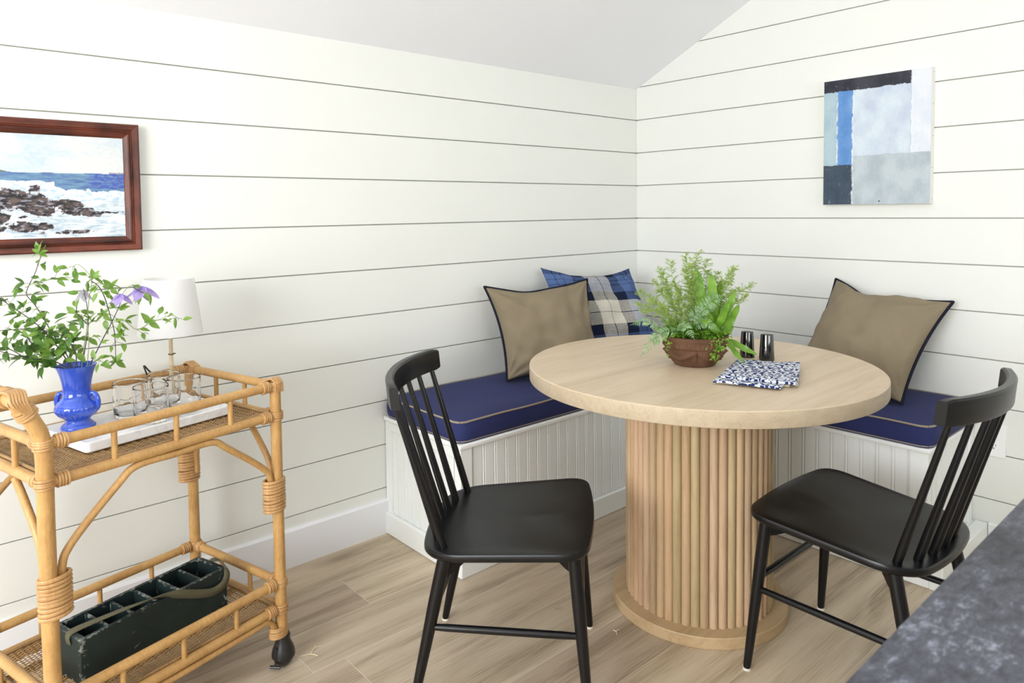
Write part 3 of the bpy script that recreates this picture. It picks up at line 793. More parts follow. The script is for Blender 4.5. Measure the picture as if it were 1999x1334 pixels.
def woven(zc, name='woven_shelf'):
    b = MB(); ny = 74; nx = 30; y0, y1 = .012, CW - .012; x0, x1 = .012, CL - .012
    for j in range(ny):
        y = y0 + (y1 - y0) * (j + .5) / ny; hw = (y1 - y0) / ny * .44; vs = []; fs = []; ph = j % 2
        # pairs of reeds run over and under the cross ribs
        sub = nx * 3
        for i in range(sub + 1):
            x = x0 + (x1 - x0) * i / sub; z = zc + .0024 * math.cos(PI * (i / 3 + ph)); yj = y + .0006 * noise.noise(Vector((x * 30, j * 1.7, 0)))
            vs += [(-x, yj - hw, z), (-x, yj, z + .0014), (-x, yj + hw, z), (-x, yj, z - .001)]
        for i in range(sub):
            for k in range(4): fs.append((4 * i + k, 4 * i + (k + 1) % 4, 4 * i + 4 + (k + 1) % 4, 4 * i + 4 + k))
        b.add(vs, fs)
    for i in range(nx + 1):
        x = x0 + (x1 - x0) * i / nx; b.tube([(-x, y0, zc), (-x, y1, zc)], .0016, 5)
    # flat slats that hold the weave from below and the thin edging canes
    for v in (.1, .2, .3): b.box(-x1, -x0, v - .012, v + .012, zc - .014, zc - .006)
    for v in (.014, CW - .014): b.tube([(-.01, v, zc + .005), (-CL + .01, v, zc + .005)], .0042, 8)
    for u in (.014, CL - .014): b.tube([(-u, .01, zc + .005), (-u, CW - .01, zc + .005)], .0042, 8)
    b.build(name, M_WEAVE, cart, smooth=60)
woven(ZM + .004); woven(ZL + .004)
ZSH, ZSL = ZM + .0105, ZL + .0105      # shelf surfaces
for k, (u, v) in posts.items():
    c = MB(); x, y = -u + (.004 if u == 0 else -.004), v
    c.lathe([(.0001, .094), (.0165, .094), (.0185, .088), (.0190, .076), (.0225, .064), (.0285, .050), (.0315, .038), (.0318, .028), (.0295, .0275)], 28, (x, y, 0))
    c.lathe([(.0001, .0005)] + [(.0275 * math.sin(a_), .0285 - .028 * math.cos(a_)) for a_ in [PI * i / 14 for i in range(2, 9)]], 28, (x, y, 0))
    c.ring((x, y, .086), (0, 0, 1), .0185, .0185, .002, 24, 6)
    co = c.build('caster', M_RUBBER, cart, smooth=40); co['label'] = 'black hooded ball caster'
    bl = MB(); bl.tube([(x - .026, y - .004, .062), (x - .030, y - .006, .035), (x - .034, y - .008, .014)], .0032, 8); bl.tube([(x - .027, y - .020, .013), (x - .042, y + .004, .014)], .0045, 8); bl.build('brake_lever', M_RUBBER, co, smooth=40)

def cartpt(u, v, z):
    return Vector((CO.x, CO.y, 0)) + Vector((-u * math.cos(CA) - v * math.sin(CA), -u * math.sin(CA) + v * math.cos(CA), z))

# marble slab
ms = thing('marble_board', 'long white marble board lying on the upper shelf of the rattan cart', 'tray', tuple(cartpt(.265, .2, ZSH)), CA)
b = MB(); b.prism(rounded_rect_path(-.19, .19, -.115, .115, .012), 'z', 0, .0235); b.build('slab', M_MARBLE, ms, bevel=.0025, seg=3, smooth=30)
for sx in (-.16, .16):
    pass
ZMB = ZSH + .0235
# vase with flowers
vp = cartpt(.403, .232, ZMB)
vz = thing('flower_vase', 'cobalt blue ceramic vase with a ribbed belly holding clematis stems', 'vase', tuple(vp))
prof = [(.0, .004), (.030, .004), (.036, 0), (.0385, .002), (.0385, .006), (.034, .011), (.0265, .018), (.026, .021), (.031, .026), (.041, .034), (.0475, .043), (.0495, .051), (.0475, .059), (.041, .067), (.036, .072), (.0325, .078), (.0305, .088), (.0305, .100), (.0325, .115), (.036, .130), (.0415, .146), (.0452, .1535), (.0458, .1545), (.0450, .1548), (.0435, .1525), (.039, .143), (.034, .128), (.0298, .108), (.0285, .09), (.030, .078), (.036, .066), (.044, .05), (.036, .034), (.0, .025)]
def ribs(a, r, z):
    if r > .0295 and .02 < z < .062 : return .0011 * math.cos(a * 24) * math.sin(PI * (z - .02) / .042)
    return 0
vb = MB(); vb.lathe([(max(r, .0001), z) for r, z in prof], 120, fn=lambda a, r, z: ribs(a, r, z)); vb.build('vase_body', M_VASE, vz, smooth=60)
va = R(-41)
for s_ in (-1, 1):
    dx, dy = math.cos(va) * s_, math.sin(va) * s_
    h = MB(); pts = [(.029, .078), (.034, .085), (.0410, .085), (.0465, .079), (.0500, .069), (.0505, .058), (.0470, .051)]
    h.tube(spline([(dx * r_, dy * r_, z) for r_, z in pts], 4), [.0050] * 10 + [.0062] * 15, 10); h.build('vase_handle', M_VASE, vz, smooth=60)

# clematis stems: local frame right/up/depth of the bouquet seen from the room
mouth = Vector((0, 0, .152))
HR = Vector((CR.x, CR.y, 0)).normalized(); HD = Vector((CF.x, CF.y, 0)).normalized()
def bp(x, y, d=0.0): return mouth + HR * ((x - 730) / 3792) + Vector((0, 0, (1110 - y) / 3792)) + HD * d
rnd = random.Random(21)
flow = {'g': MB(), 'd': MB()}; stems_d, stems_g = MB(), MB(); petals, petals_g, buds = MB(), MB(), MB()
stems = [
 # points(px crop), depth end, material, leaf density, leaf kind
 ([(700, 1150), (600, 960), (480, 790), (380, 680), (270, 590), (130, 480), (0, 390), (-90, 340)], -.03, 'd', 9, 1),
 ([(705, 1150), (640, 1000), (520, 820), (440, 680), (350, 540), (275, 450), (290, 370), (350, 250), (400, 110), (432, 60)], .02, 'd', 8, 1),
 ([(290, 380), (350, 345), (420, 330), (560, 297), (690, 290)], .02, 'g', 5, 1),
 ([(780, 1150), (810, 940), (845, 760), (870, 520), (905, 320), (860, 230), (790, 170), (745, 190), (735, 230)], .0, 'g', 3, 0),
 ([(830, 1150), (852, 900), (855, 720), (1000, 600), (1120, 500), (1200, 400), (1250, 372), (1290, 395)], .02, 'g', 4, 0),
 ([(840, 1140), (1000, 850), (1080, 720), (1160, 570), (1205, 480)], -.01, 'd', 3, 0),
 ([(905, 325), (960, 370), (1010, 470), (1060, 670), (1083, 800), (1085, 960), (1078, 1085)], .01, 'd', 4, 0),
 ([(1000, 640), (1090, 690), (1180, 700), (1280, 785), (1380, 740), (1500, 690), (1590, 662), (1640, 690), (1645, 715)], .03, 'g', 5, 0),
 ([(740, 1150), (735, 950), (640, 820), (520, 770), (340, 748), (180, 752), (20, 768), (-100, 790)], -.04, 'd', 9, 1),
 ([(690, 1150), (560, 1060), (420, 1030), (260, 985), (120, 930), (0, 875), (-90, 860)], -.06, 'd', 9, 2),
 ([(230, 780), (150, 830), (60, 870), (-60, 910)], .03, 'g', 3, 1),
 ([(215, 775), (300, 850), (370, 970), (420, 1030)], .0, 'd', 4, 2),
 ([(780, 1140), (830, 820), (825, 690), (800, 560), (765, 460), (737, 410)], .04, 'd', 3, 0),
 ([(860, 330), (880, 325), (855, 350), (845, 370)], 0, 'g', 0, 0),
 ([(690, 1150), (560, 1110), (470, 1060), (300, 1010), (160, 930), (40, 960), (-40, 990)], -.03, 'd', 8, 2),
 ([(840, 1150), (900, 1090), (960, 1040), (1000, 1050)], -.02, 'g', 4, 0),
 ([(850, 720), (780, 660), (740, 620), (738, 560)], .01, 'd', 3, 0),
 ([(905, 340), (1000, 350), (1060, 390)], .0, 'g', 3, 0),
 ([(130, 480), (60, 500), (-40, 520)], -.02, 'd', 4, 1),
 ([(1290, 390), (1370, 440), (1410, 450), (1420, 480)], .01, 'd', 1, 0),
]
def put_leaf(p, d, size, kind):
    mb = flow['d' if (kind == 2 or (kind == 1 and rnd.random() < .45)) else 'g']
    nrm = Vector((rnd.uniform(-.5, .5), rnd.uniform(-.5, .5), 1)) * .7 - HD * rnd.uniform(.1, .9)
    mb.leaf(p, d, nrm, size, size * rnd.uniform(.42, .6), rnd.uniform(.05, .45), .22, n=5)
for pts, dep, mk, dens, kind in stems:
    n = len(pts); P = spline([bp(x, y, dep * i / (n - 1)) for i, (x, y) in enumerate(pts)], 5)
    r0 = .0014 if mk == 'd' else .0010
    (stems_d if mk == 'd' else stems_g).tube(P, [r0 * (1 - .45 * i / len(P)) for i in range(len(P))], 6)
    for k in range(dens):
        q_ = .18 + .8 * (k + rnd.random() * .6) / dens; i = min(len(P) - 2, int(q_ * (len(P) - 1))); p = P[i]; T_ = (P[i + 1] - P[i]).normalized()
        for sd in (-1, 1):
            side = HR * sd * rnd.uniform(.3, 1) + Vector((0, 0, rnd.uniform(-.7, .5))) + HD * rnd.uniform(-.7, .7)
            d = (T_ * .6 + side).normalized(); pl_ = p + d * rnd.uniform(.006, .02)
            stems_g.tube([p, p.lerp(pl_, .5) + Vector((0, 0, .001)), pl_], .0006, 4)
            for q2 in range(rnd.choice((1, 2, 3)) if kind != 0 else rnd.choice((1, 1, 2))):
                dd = (d + Vector((rnd.uniform(-.7, .7), rnd.uniform(-.7, .7), rnd.uniform(-.7, .6)))).normalized()
                put_leaf(pl_, dd, rnd.uniform(.016, .030) * (1.25 if kind == 2 else 1), kind)
# dense middle of the bouquet
for k in range(95):
    x, y = rnd.gauss(560, 135), rnd.gauss(860, 110)
    if y > 1060 or x > 960: continue
    p = bp(x, y, rnd.uniform(-.06, .06)); d = Vector((rnd.uniform(-1, 1), rnd.uniform(-1, 1), rnd.uniform(-.8, .7))).normalized()
    put_leaf(p, d, rnd.uniform(.02, .032), 1)
for x, y in ((430, 60),): 
    for a in (200, 140, 80, 20, -20): put_leaf(bp(x, y), HR * math.cos(R(a)) + Vector((0, 0, math.sin(R(a)))), .022, 0)
for x, y in ((905, 300), (1060, 400), (1400, 720), (1080, 1090), (980, 650), (1130, 850)):
    for a in (210, 160, 110, 60, 20, -30): put_leaf(bp(x, y, .01), HR * math.cos(R(a)) + Vector((0, 0, math.sin(R(a)))) + HD * rnd.uniform(-.4, .4), rnd.uniform(.018, .03), 0)
def flower(mb, p, L, n=5, spread=.8, down=True, w_=.5):
    for k in range(n):
        a = 2 * PI * k / n + .4; d = Vector((math.cos(a) * spread, math.sin(a) * spread, -1 if down else .3)).normalized()
        mb.leaf(p, d, Vector((math.cos(a), math.sin(a), .6)), L, L * w_, -.35, .3, n=6)
flower(petals, bp(1330, 385, .02), .054, 5, .75, w_=.6); flower(petals, bp(1322, 410, .02), .036, 4, .35, w_=.5)
flower(petals, bp(1185, 440, -.01), .040, 5, .6, w_=.6); flower(petals, bp(-10, 395, -.02), .030, 5, .9)
flower(petals_g, bp(740, 420, .04), .036, 6, .35)
for x, y in ((736, 225), (845, 350), (1420, 480), (1645, 700)):
    buds = MB(); buds.lathe([(.0001, .006), (.0026, .003), (.0040, -.004), (.0034, -.012), (.0014, -.019), (.0001, -.022)], 10, tuple(bp(x, y, .01))); buds.build('flower_bud', M_LEAF, vz, smooth=60)
stems_d.build('dark_stems', M_STEM, vz, smooth=60); stems_g.build('green_stems', M_STEM_G, vz, smooth=60)
flow['g'].build('leaves', M_LEAF, vz, smooth=60, recalc=False); flow['d'].build('dark_leaves', M_LEAF_D, vz, smooth=60, recalc=False)
petals.build('blossoms', M_PETAL, vz, smooth=60, recalc=False)['label'] = 'lilac bell blossoms'
petals_g.build('blossoms', M_PETAL_G, vz, smooth=60, recalc=False)['label'] = 'pale grey faded blossom'

# four tumblers
gl = None
glabels = ['clear tumbler on the marble board, nearest the blue vase', 'clear tumbler in front, second nearest the blue vase on the marble board', 'clear tumbler at the back of the marble board beside the lamp stem', 'clear tumbler at the front right end of the marble board']
for (u, v, ra), lab in zip(((.282, .215, 0), (.276, .128, 1), (.184, .228, 2), (.176, .146, 3)), glabels):
    p = cartpt(u, v, ZMB + .0004)
    if gl is None:
        gb = MB(); outer = [(.0001, 0), (.036, 0), (.0385, .0015), (.0398, .005), (.0402, .03), (.0405, .06), (.0412, .0885), (.0409, .0896), (.0400, .0896), (.0396, .0886), (.0388, .06), (.0382, .03), (.0375, .012), (.033, .0085), (.0001, .0085)]
        prof = []
        for (a, b_), (c_, d_) in zip(outer[:-1], outer[1:]):
            m_ = 6 if abs(d_ - b_) > .02 else 1
            for i in range(m_): prof.append((a + (c_ - a) * i / m_, b_ + (d_ - b_) * i / m_))
        prof.append(outer[-1])
        # hammered lower half
        gb.lathe(prof, 72, fn=lambda a, r, z: (.0011 * noise.noise(Vector((math.cos(a) * 5, math.sin(a) * 5, z * 110))) * (1 if z < .05 else 0) if r > .038 and z > .003 else 0))
        gl = gb.build('tumbler', M_GLASS, None, smooth=70, loc=tuple(p)); tag(gl, lab, 'glass', 'clear tumblers on the cart')
    else:
        c = gl.copy(); COL.objects.link(c); c.location = p; c.rotation_euler[2] = ra; tag(c, lab, 'glass', 'clear tumblers on the cart')

# table lamp
lp = cartpt(.088, .352, ZSH)
lm = thing('table_lamp', 'slim table lamp with bamboo-like stem and white drum shade at the back of the cart', 'lamp', tuple(lp))
b = MB(); b.lathe([(.0001, 0), (.030, 0), (.031, .003), (.029, .008), (.012, .012), (.008, .018), (.0001, .018)], 40); b.build('lamp_base', M_BRONZE, lm, smooth=40)
b = MB(); b.lathe([(.0055, .010), (.0062, .05), (.0066, .052), (.0060, .054), (.0055, .10), (.0068, .102), (.0068, .105), (.0056, .107), (.0054, .155), (.0060, .158), (.0054, .16), (.0048, .24)], 20); b.build('lamp_stem', M_BAMBOO, lm, smooth=50)
b = MB(); b.lathe([(.0075, .135), (.0080, .137), (.0075, .139)], 20); b.tube([(.006, 0, .137), (.012, 0, .137)], .002, 8); b.build('lamp_switch', M_BRONZE, lm, smooth=40)
b = MB(); sh = [(.0905, .197), (.0702, .357)]
b.lathe([(.0870, .1965), (.0880, .1968), (.0682, .3575), (.0670, .3575), (.0860, .1968), (.0870, .1965)], 64); b.build('lamp_shade', M_SHADE, lm, smooth=60, recalc=True)
b = MB()
for k in range(3): a = 2 * PI * k / 3; b.tube([(0, 0, .335), (.0685 * math.cos(a), .0685 * math.sin(a), .340)], .0012, 6)
b.tube([(0, 0, .24), (0, 0, .337)], .003, 8); b.build('shade_holder', M_BRONZE, lm, smooth=40)
b = MB(); q0 = Vector((0, 0, .006))
cp = [Vector((-.028, 0, .006)), Vector((-.050, .004, .028)), Vector((-.062, .022, .085)), Vector((-.060, .052, .103)), Vector((-.030, .088, .07)), Vector((.030, .100, .02)), Vector((.078, .104, -.06)), Vector((.082, .106, -.40)), Vector((.082, .108, -.69))]
b.tube(spline(cp, 6), .0024, 8); b.build('power_cord', M_CORD, lm, smooth=60)['label'] = 'black lamp cord'

# ------------------------------------------------------------ old bottle carrier on the lower shelf
bo = cartpt(.285, .168, ZSL)
bx = thing('bottle_carrier', 'dark green chipped wooden carrier with six compartments and an olive strap on the lower shelf', 'crate', tuple(bo), CA + R(2.5))
L2, W2, H2, tk = .195, .060, .108, .009
def edgebox(mb, x0, x1, y0, y1, z0, z1, n=14):
    """box with subdivided faces so wear can follow its edges"""
    bm = bmesh.new(); bmesh.ops.create_cube(bm, size=1)
    bmesh.ops.subdivide_edges(bm, edges=bm.edges, cuts=n, use_grid_fill=True)
    dims = (x1 - x0, y1 - y0, z1 - z0); c = ((x0 + x1) / 2, (y0 + y1) / 2, (z0 + z1) / 2)
    base = len(mb.v)
    for v in bm.verts:
        p = [c[i] + v.co[i] * dims[i] for i in range(3)]
        ds = sorted((.5 - abs(v.co[i])) * dims[i] for i in range(3)); e = math.exp(-((ds[1] / .006) ** 2)) if n > 3 else 0
        mb.v.append(tuple(p)); mb.at.append(e + .25 * noise.noise(Vector(p) * 14))
    for f in bm.faces: mb.f.append(tuple(base + v.index for v in f.verts)); mb.mi.append(0)
    bm.free()
for nm, dims in (('front_panel', (-L2, L2, -W2, -W2 + tk, 0, H2)), ('back_panel', (-L2, L2, W2 - tk, W2, 0, H2)), ('end_panel', (-L2, -L2 + tk + .004, -W2 + tk, W2 - tk, 0, H2)), ('end_panel', (L2 - tk - .004, L2, -W2 + tk, W2 - tk, 0, H2))):
    b = MB(); edgebox(b, *dims); b.build(nm, M_BOX, bx, smooth=0, attr=True, bevel=0)
b = MB(); b.box(-L2 + tk, L2 - tk, -W2 + tk, W2 - tk, .002, .010, at=-.3); b.build('bottom_panel', M_BOX, bx, smooth=0, attr=True)
for k in range(1, 6):
    x = -L2 + tk + (2 * L2 - 2 * tk) * k / 6; b = MB(); edgebox(b, x - .003, x + .003, -W2 + tk, W2 - tk, .010, H2 - .004, 10); b.build('divider', M_BOX, bx, smooth=0, attr=True)
# strap: from the left end, across the top, hanging over the front near the right end
b = MB(); cpts = [(-L2 - .002, -.012, .085), (-L2 - .003, -.010, .104), (-L2 + .012, -.012, .1125), (-.13, -.024, .116), (-.06, -.042, .119), (0, -.056, .117), (.050, -.0665, .103), (.100, -.0675, .080), (.145, -.068, .064), (.180, -.068, .070), (.195, -.062, .094), (.198, -.045, .112), (.193, -.018, .1175), (.196, .004, .112), (.1985, .008, .095)]
ws = [(0, .009, 0), (0, .009, 0), (0, .0095, .001), (.002, .0105, -.001), (.002, .011, -.003), (.001, .009, -.007), (0, .002, -.012), (0, 0, -.012), (0, 0, -.011), (.003, -.001, -.0115), (.006, -.004, -.009), (.005, -.002, -.009), (.010, .006, -.002), (.004, .010, -.002), (0, .010, 0)]
SP = spline(cpts, 6); SW = spline(ws, 6); b.ribbon(SP, SW); b.build('carry_strap', M_STRAP, bx, smooth=60, solid=.0022)['label'] = 'olive green webbing strap'

# ------------------------------------------------------------ potted fern bowl on the table
pz = .765
pt = thing('potted_fern', 'low terracotta bowl planted with feathery, broad and silver ferns on the round table', 'plant', (-1.106, -1.088, pz))
prof = [(.0001, 0), (.056, 0), (.060, .002), (.062, .006), (.066, .010), (.074, .022), (.083, .042), (.088, .055), (.0885, .058), (.092, .060), (.0935, .064), (.0945, .076), (.0985, .088), (.0985, .094), (.093, .096), (.089, .090), (.086, .07), (.078, .05), (.0001, .05)]
pp = []
for (a, b_), (c_, d_) in zip(prof[:-1], prof[1:]):
    m_ = max(1, int(math.hypot(c_ - a, d_ - b_) / .004))
    for i in range(m_): pp.append((a + (c_ - a) * i / m_, b_ + (d_ - b_) * i / m_))
pp.append(prof[-1])
NS = 10
def relief(a, r, z):
    if r < .058 or z > .058 or z < .012: 
        return .0012 * math.cos(a * 44) if .06 < z < .076 and r > .088 else 0
    ph = (a / (2 * PI) * 5) % 1; sag = .050 - .024 * math.sin(PI * ph)       # swags
    d = (z - sag) / .005; v = .0052 * math.exp(-d * d) * (1 + .5 * math.sin(a * 70))
    e = min(ph, 1 - ph) / .035; v += .0065 * math.exp(-e * e) * (1 if .02 < z < .056 else 0) * (1 + .3 * math.sin(z * 900))
    return v
pb = MB(); pb.lathe(pp, 260, fn=relief); bw_ = pb.build('bowl', M_TERRA, pt, smooth=70); bw_.scale = (1.05, 1.05, 1.0)
b = MB(); b.lathe([(.0001, .082), (.04, .086), (.087, .080)], 30, fn=None); b.build('soil', M_SOIL, pt, smooth=60)
rnd = random.Random(5)
def pbp(x, y, d=0): return HR * (x / 580) + Vector((0, 0, (662 - y) / 580 + .088)) + HD * d     # px offset from bowl mouth (x from centre, y image row)
fern = MB()
def feather(mb, base, tip, bulge, r0, nb, nl, mi=0, wid=.0015):
    P = spline([base, base.lerp(tip, .4) + bulge, base.lerp(tip, .75) + bulge * .9, tip], 8); n = len(P)
    mb.tube(P, [r0 * (1 - .6 * i / n) for i in range(n)], 4, mi)
    for k in range(nb):
        q_ = .22 + .78 * k / nb; i = min(n - 2, int(q_ * (n - 1))); p = P[i]; T_ = (P[i + 1] - P[i]).normalized()
        a = rnd.uniform(0, 2 * PI); o1 = T_.orthogonal().normalized(); sd = (Matrix.Rotation(a, 3, T_) @ o1)
        bd = (T_ * .5 + sd + Vector((0, 0, .25))).normalized(); L_ = rnd.uniform(.018, .034) * (1.2 - q_ * .7)
        e = p + bd * L_ + Vector((0, 0, -.003)); mb.tube([p, e], r0 * .5, 3, mi, cap=False)
        for j in range(nl):
            qq = (j + .5) / nl; pp_ = p.lerp(e, qq)
            for s_ in range(3):
                dd = (bd * .7 + Matrix.Rotation(rnd.uniform(0, 2 * PI), 3, bd) @ bd.orthogonal().normalized()).normalized()
                ll = rnd.uniform(.006, .011)
                sv = dd.orthogonal().normalized() * wid * .5
                mb.add([pp_ - sv, pp_ + sv, pp_ + dd * ll], [(0, 1, 2)], mi)
tips = [(-10, 508), (-22, 530), (-40, 520), (-55, 545), (-48, 575), (-75, 560), (-85, 590), (5, 530), (-5, 560), (20, 505), (28, 540), (40, 560), (55, 545), (75, 532), (85, 555), (95, 575), (118, 568), (105, 590), (70, 580), (-100, 580), (-70, 600), (-95, 612), (-30, 590), (10, 585), (50, 575), (-60, 580), (-20, 550), (60, 560), (35, 520), (-15, 525), (82, 540), (-112, 600), (90, 600), (-62, 535), (0, 515), (-35, 560), (15, 550), (-8, 540), (-25, 575)]
for x, y in tips:
    base = Vector((rnd.uniform(-.04, .04), rnd.uniform(-.04, .04), .08)); tip = pbp(x, y, rnd.uniform(-.06, .07))
    feather(fern, base, tip, Vector((rnd.uniform(-.01, .01), rnd.uniform(-.01, .01), .018)), .0009, 36, 7)
fern.build('asparagus_fern', M_FERN, pt, smooth=0, recalc=False)['kind'] = 'stuff'
low = MB()
for k in range(460):       # short ferns filling the bowl
    a = rnd.uniform(0, 2 * PI); rr_ = rnd.uniform(.0, .10); base = Vector((math.cos(a) * rr_ * .8, math.sin(a) * rr_ * .8, .085))
    L_ = rnd.uniform(.03, .075); d = Vector((math.cos(a) * .6, math.sin(a) * .6, rnd.uniform(.3, 1.1))); 
    x = d.dot(HR); 
    if x > .1: L_ *= .75
    tip = base + d.normalized() * L_; P = spline([base, base.lerp(tip, .6) + Vector((0, 0, .006)), tip - Vector((0, 0, .006))], 4)
    mi = 0 if rnd.random() < .55 else 1
    low.tube(P, .0005, 3, mi)
    for i in range(1, len(P)):
        T_ = (P[i] - P[i - 1]).normalized(); sd = T_.cross(Vector((0, 0, 1)))
        if sd.length < .01: continue
        sd.normalize()
        for s_ in (-1, 1): low.leaf(P[i], sd * s_ + T_ * .5, Vector((0, 0, 1)), rnd.uniform(.007, .013), .005, .2, .2, mi, n=2)
# trailing moss over the rim
for (x, y0, n_) in ((20, 700, 26), (30, 690, 16), (10, 680, 12), (-58, 690, 8), (45, 672, 8)):
    for k in range(n_):
        q_ = rnd.random(); p = HR * (x / 580 + rnd.gauss(0, .008)) - HD * (.085 + rnd.uniform(0, .018)) + Vector((0, 0, .105 - q_ * (y0 - 655) / 580))
        for j in range(5): low.leaf(p, (rnd.uniform(-1, 1), rnd.uniform(-1, 1), rnd.uniform(-1.2, .3)), (rnd.uniform(-1, 1), -1, 1), rnd.uniform(.006, .011), .005, .2, .2, 1 if rnd.random() < .6 else 0, n=2)
low.build('moss_fern', [M_FERN_D, M_FERN_L], pt, smooth=0, recalc=False)['kind'] = 'stuff'
sil = MB()
def pinnate(mb, base, tip, bulge, wmax, n_=11, mi=0, up=Vector((0, 0, 1))):
    P = spline([base, base.lerp(tip, .5) + bulge, tip], 8); n = len(P)
    mb.tube(P, .0009, 4, mi)
    for k in range(n_):
        q_ = .15 + .85 * k / n_; i = min(n - 2, int(q_ * (n - 1))); T_ = (P[i + 1] - P[i]).normalized(); sd = T_.cross(-HD + up * .6).normalized()
        L_ = wmax * math.sin(PI * (.18 + .78 * q_)) 
        for s_ in (-1, 1): mb.leaf(P[i], sd * s_ + T_ * .55, -HD + up * .6, L_, L_ * .30, .25, .15, mi, n=4)
for a_, b_, w_ in (((-10, 640, -.05), (36, 580, -.09), .030), ((10, 640, -.06), (-10, 605, -.10), .024), ((-50, 650, -.04), (-112, 690, -.09), .024), ((-30, 650, -.05), (-95, 668, -.06), .022), ((-15, 640, -.05), (22, 640, -.13), .022), ((-40, 640, -.04), (-20, 655, -.13), .022), ((-60, 650, .0), (-118, 640, .0), .018), ((-20, 630, -.05), (8, 612, -.12), .024)):
    pinnate(sil, pbp(*a_), pbp(*b_), Vector((0, 0, .02)), w_)
sil.build('silver_fern', M_SILVER, pt, smooth=0, recalc=False)
for base, tip, w_, bend in (((18, 650, -.02), (2, 535, .0), .034, .1), ((28, 650, -.03), (28, 545, -.01), .036, .15), ((35, 650, -.02), (66, 578, -.04), .030, .35), ((45, 660, -.03), (72, 600, -.05), .026, -.1), ((38, 655, -.05), (-8, 620, -.10), .022, .5), ((30, 650, -.04), (48, 590, -.08), .022, .3), ((55, 665, -.02), (102, 690, -.06), .020, -.3), ((50, 662, -.03), (72, 700, -.09), .018, -.2), ((48, 660, -.02), (66, 640, -.02), .026, .2), ((30, 648, -.0), (52, 560, .02), .03, .2), ((25, 645, -.05), (5, 600, -.07), .02, .3)):
    lf = MB(); A, B = pbp(*base), pbp(*tip); d = B - A; L_ = d.length
    n_ = 12; vs = []; fs = []; dn = d.normalized(); nrm = (-HD + Vector((0, 0, .3))); nrm = (nrm - dn * nrm.dot(dn)).normalized(); sd = dn.cross(nrm)
    for i in range(n_ + 1):
        q_ = i / n_; ww = w_ * .5 * (math.sin(PI * (q_ ** .85)) ** .5 if 0 < q_ < 1 else .05); c_ = A + d * q_ + nrm * bend * L_ * (q_ * (1 - q_)) * .9
        rip = .004 * math.sin(q_ * 17)
        vs += [c_ + sd * ww + nrm * (.25 * ww + rip), c_, c_ - sd * ww + nrm * (.25 * ww - rip)]
    for i in range(n_): fs += [(3 * i, 3 * i + 1, 3 * i + 4, 3 * i + 3), (3 * i + 1, 3 * i + 2, 3 * i + 5, 3 * i + 4)]
    lf.add(vs, fs); lf.build('broad_leaf', M_BROAD, pt, smooth=60, recalc=False)

# ------------------------------------------------------------ shakers and napkin
def shaker(p, label, n_holes):
    t_ = thing('shaker', label, 'shaker', p, 0, 'black salt and pepper shakers')
    b = MB(); b.lathe([(.0001, 0), (.0220, 0), (.0238, .002), (.0238, .006), (.0192, .082), (.0180, .0855), (.0150, .087), (.0001, .0873)], 40); b.build('shaker_body', M_SHAKER, t_, smooth=40)
    b = MB()
    for k in range(n_holes): a = 2 * PI * k / n_holes; b.lathe([(.0001, .0874), (.0012, .0874)], 8, (.006 * math.cos(a), .006 * math.sin(a), 0))
    b.build('shaker_holes', M_SLOT, t_, smooth=0)
shaker((-.893, -1.148, .765), 'black tapered shaker next to the potted fern, left one of the pair', 5)
shaker((-.895, -1.218, .765), 'black tapered shaker right one of the pair, behind the folded napkin', 3)
nk = thing('folded_napkin', 'folded navy and white floral print napkin on the round table', 'napkin', (-1.13, -1.32, .765))
def sheet(corners, z, mat_, name, th=.0035, seed=0, N=16, lift=()):
    A, B, Cc, D = [Vector((x + 1.13, y + 1.32, 0)) for x, y in corners]; b = MB(); vs = []; fs = []
    for i in range(N + 1):
        for j in range(N + 1):
            u, v = i / N, j / N; p = (A * (1 - u) + B * u) * (1 - v) + (D * (1 - u) + Cc * u) * v
            zz = z + .0035 * abs(noise.noise(Vector((u * 3, v * 3, seed)))) + .0015 * noise.noise(Vector((u * 8, v * 8, seed)))
            for (lu, lv, amt) in lift: zz += amt * math.exp(-(((u - lu) ** 2 + (v - lv) ** 2) / .05))
            vs.append((p.x, p.y, zz))
    for i in range(N):
        for j in range(N): a = i * (N + 1) + j; fs.append((a, a + 1, a + N + 2, a + N + 1))
    b.add(vs, fs); o = b.build(name, mat_, nk, smooth=60, solid=th); return o
sheet([(-1.285, -1.270), (-1.01, -1.182), (-.944, -1.352), (-1.178, -1.435)], .003, M_CREAM, 'lower_fold', .004, 1)['label'] = 'cream underside showing at the edge'
sheet([(-1.298, -1.275), (-1.01, -1.180), (-.940, -1.350), (-1.235, -1.44)], .0075, M_NAPKIN, 'middle_fold', .004, 2)
sheet([(-1.245, -1.262), (-1.008, -1.182), (-.942, -1.352), (-1.183, -1.461)], .013, M_NAPKIN, 'top_fold', .005, 3, lift=((1, 1, .006), (0, .1, -.004)))

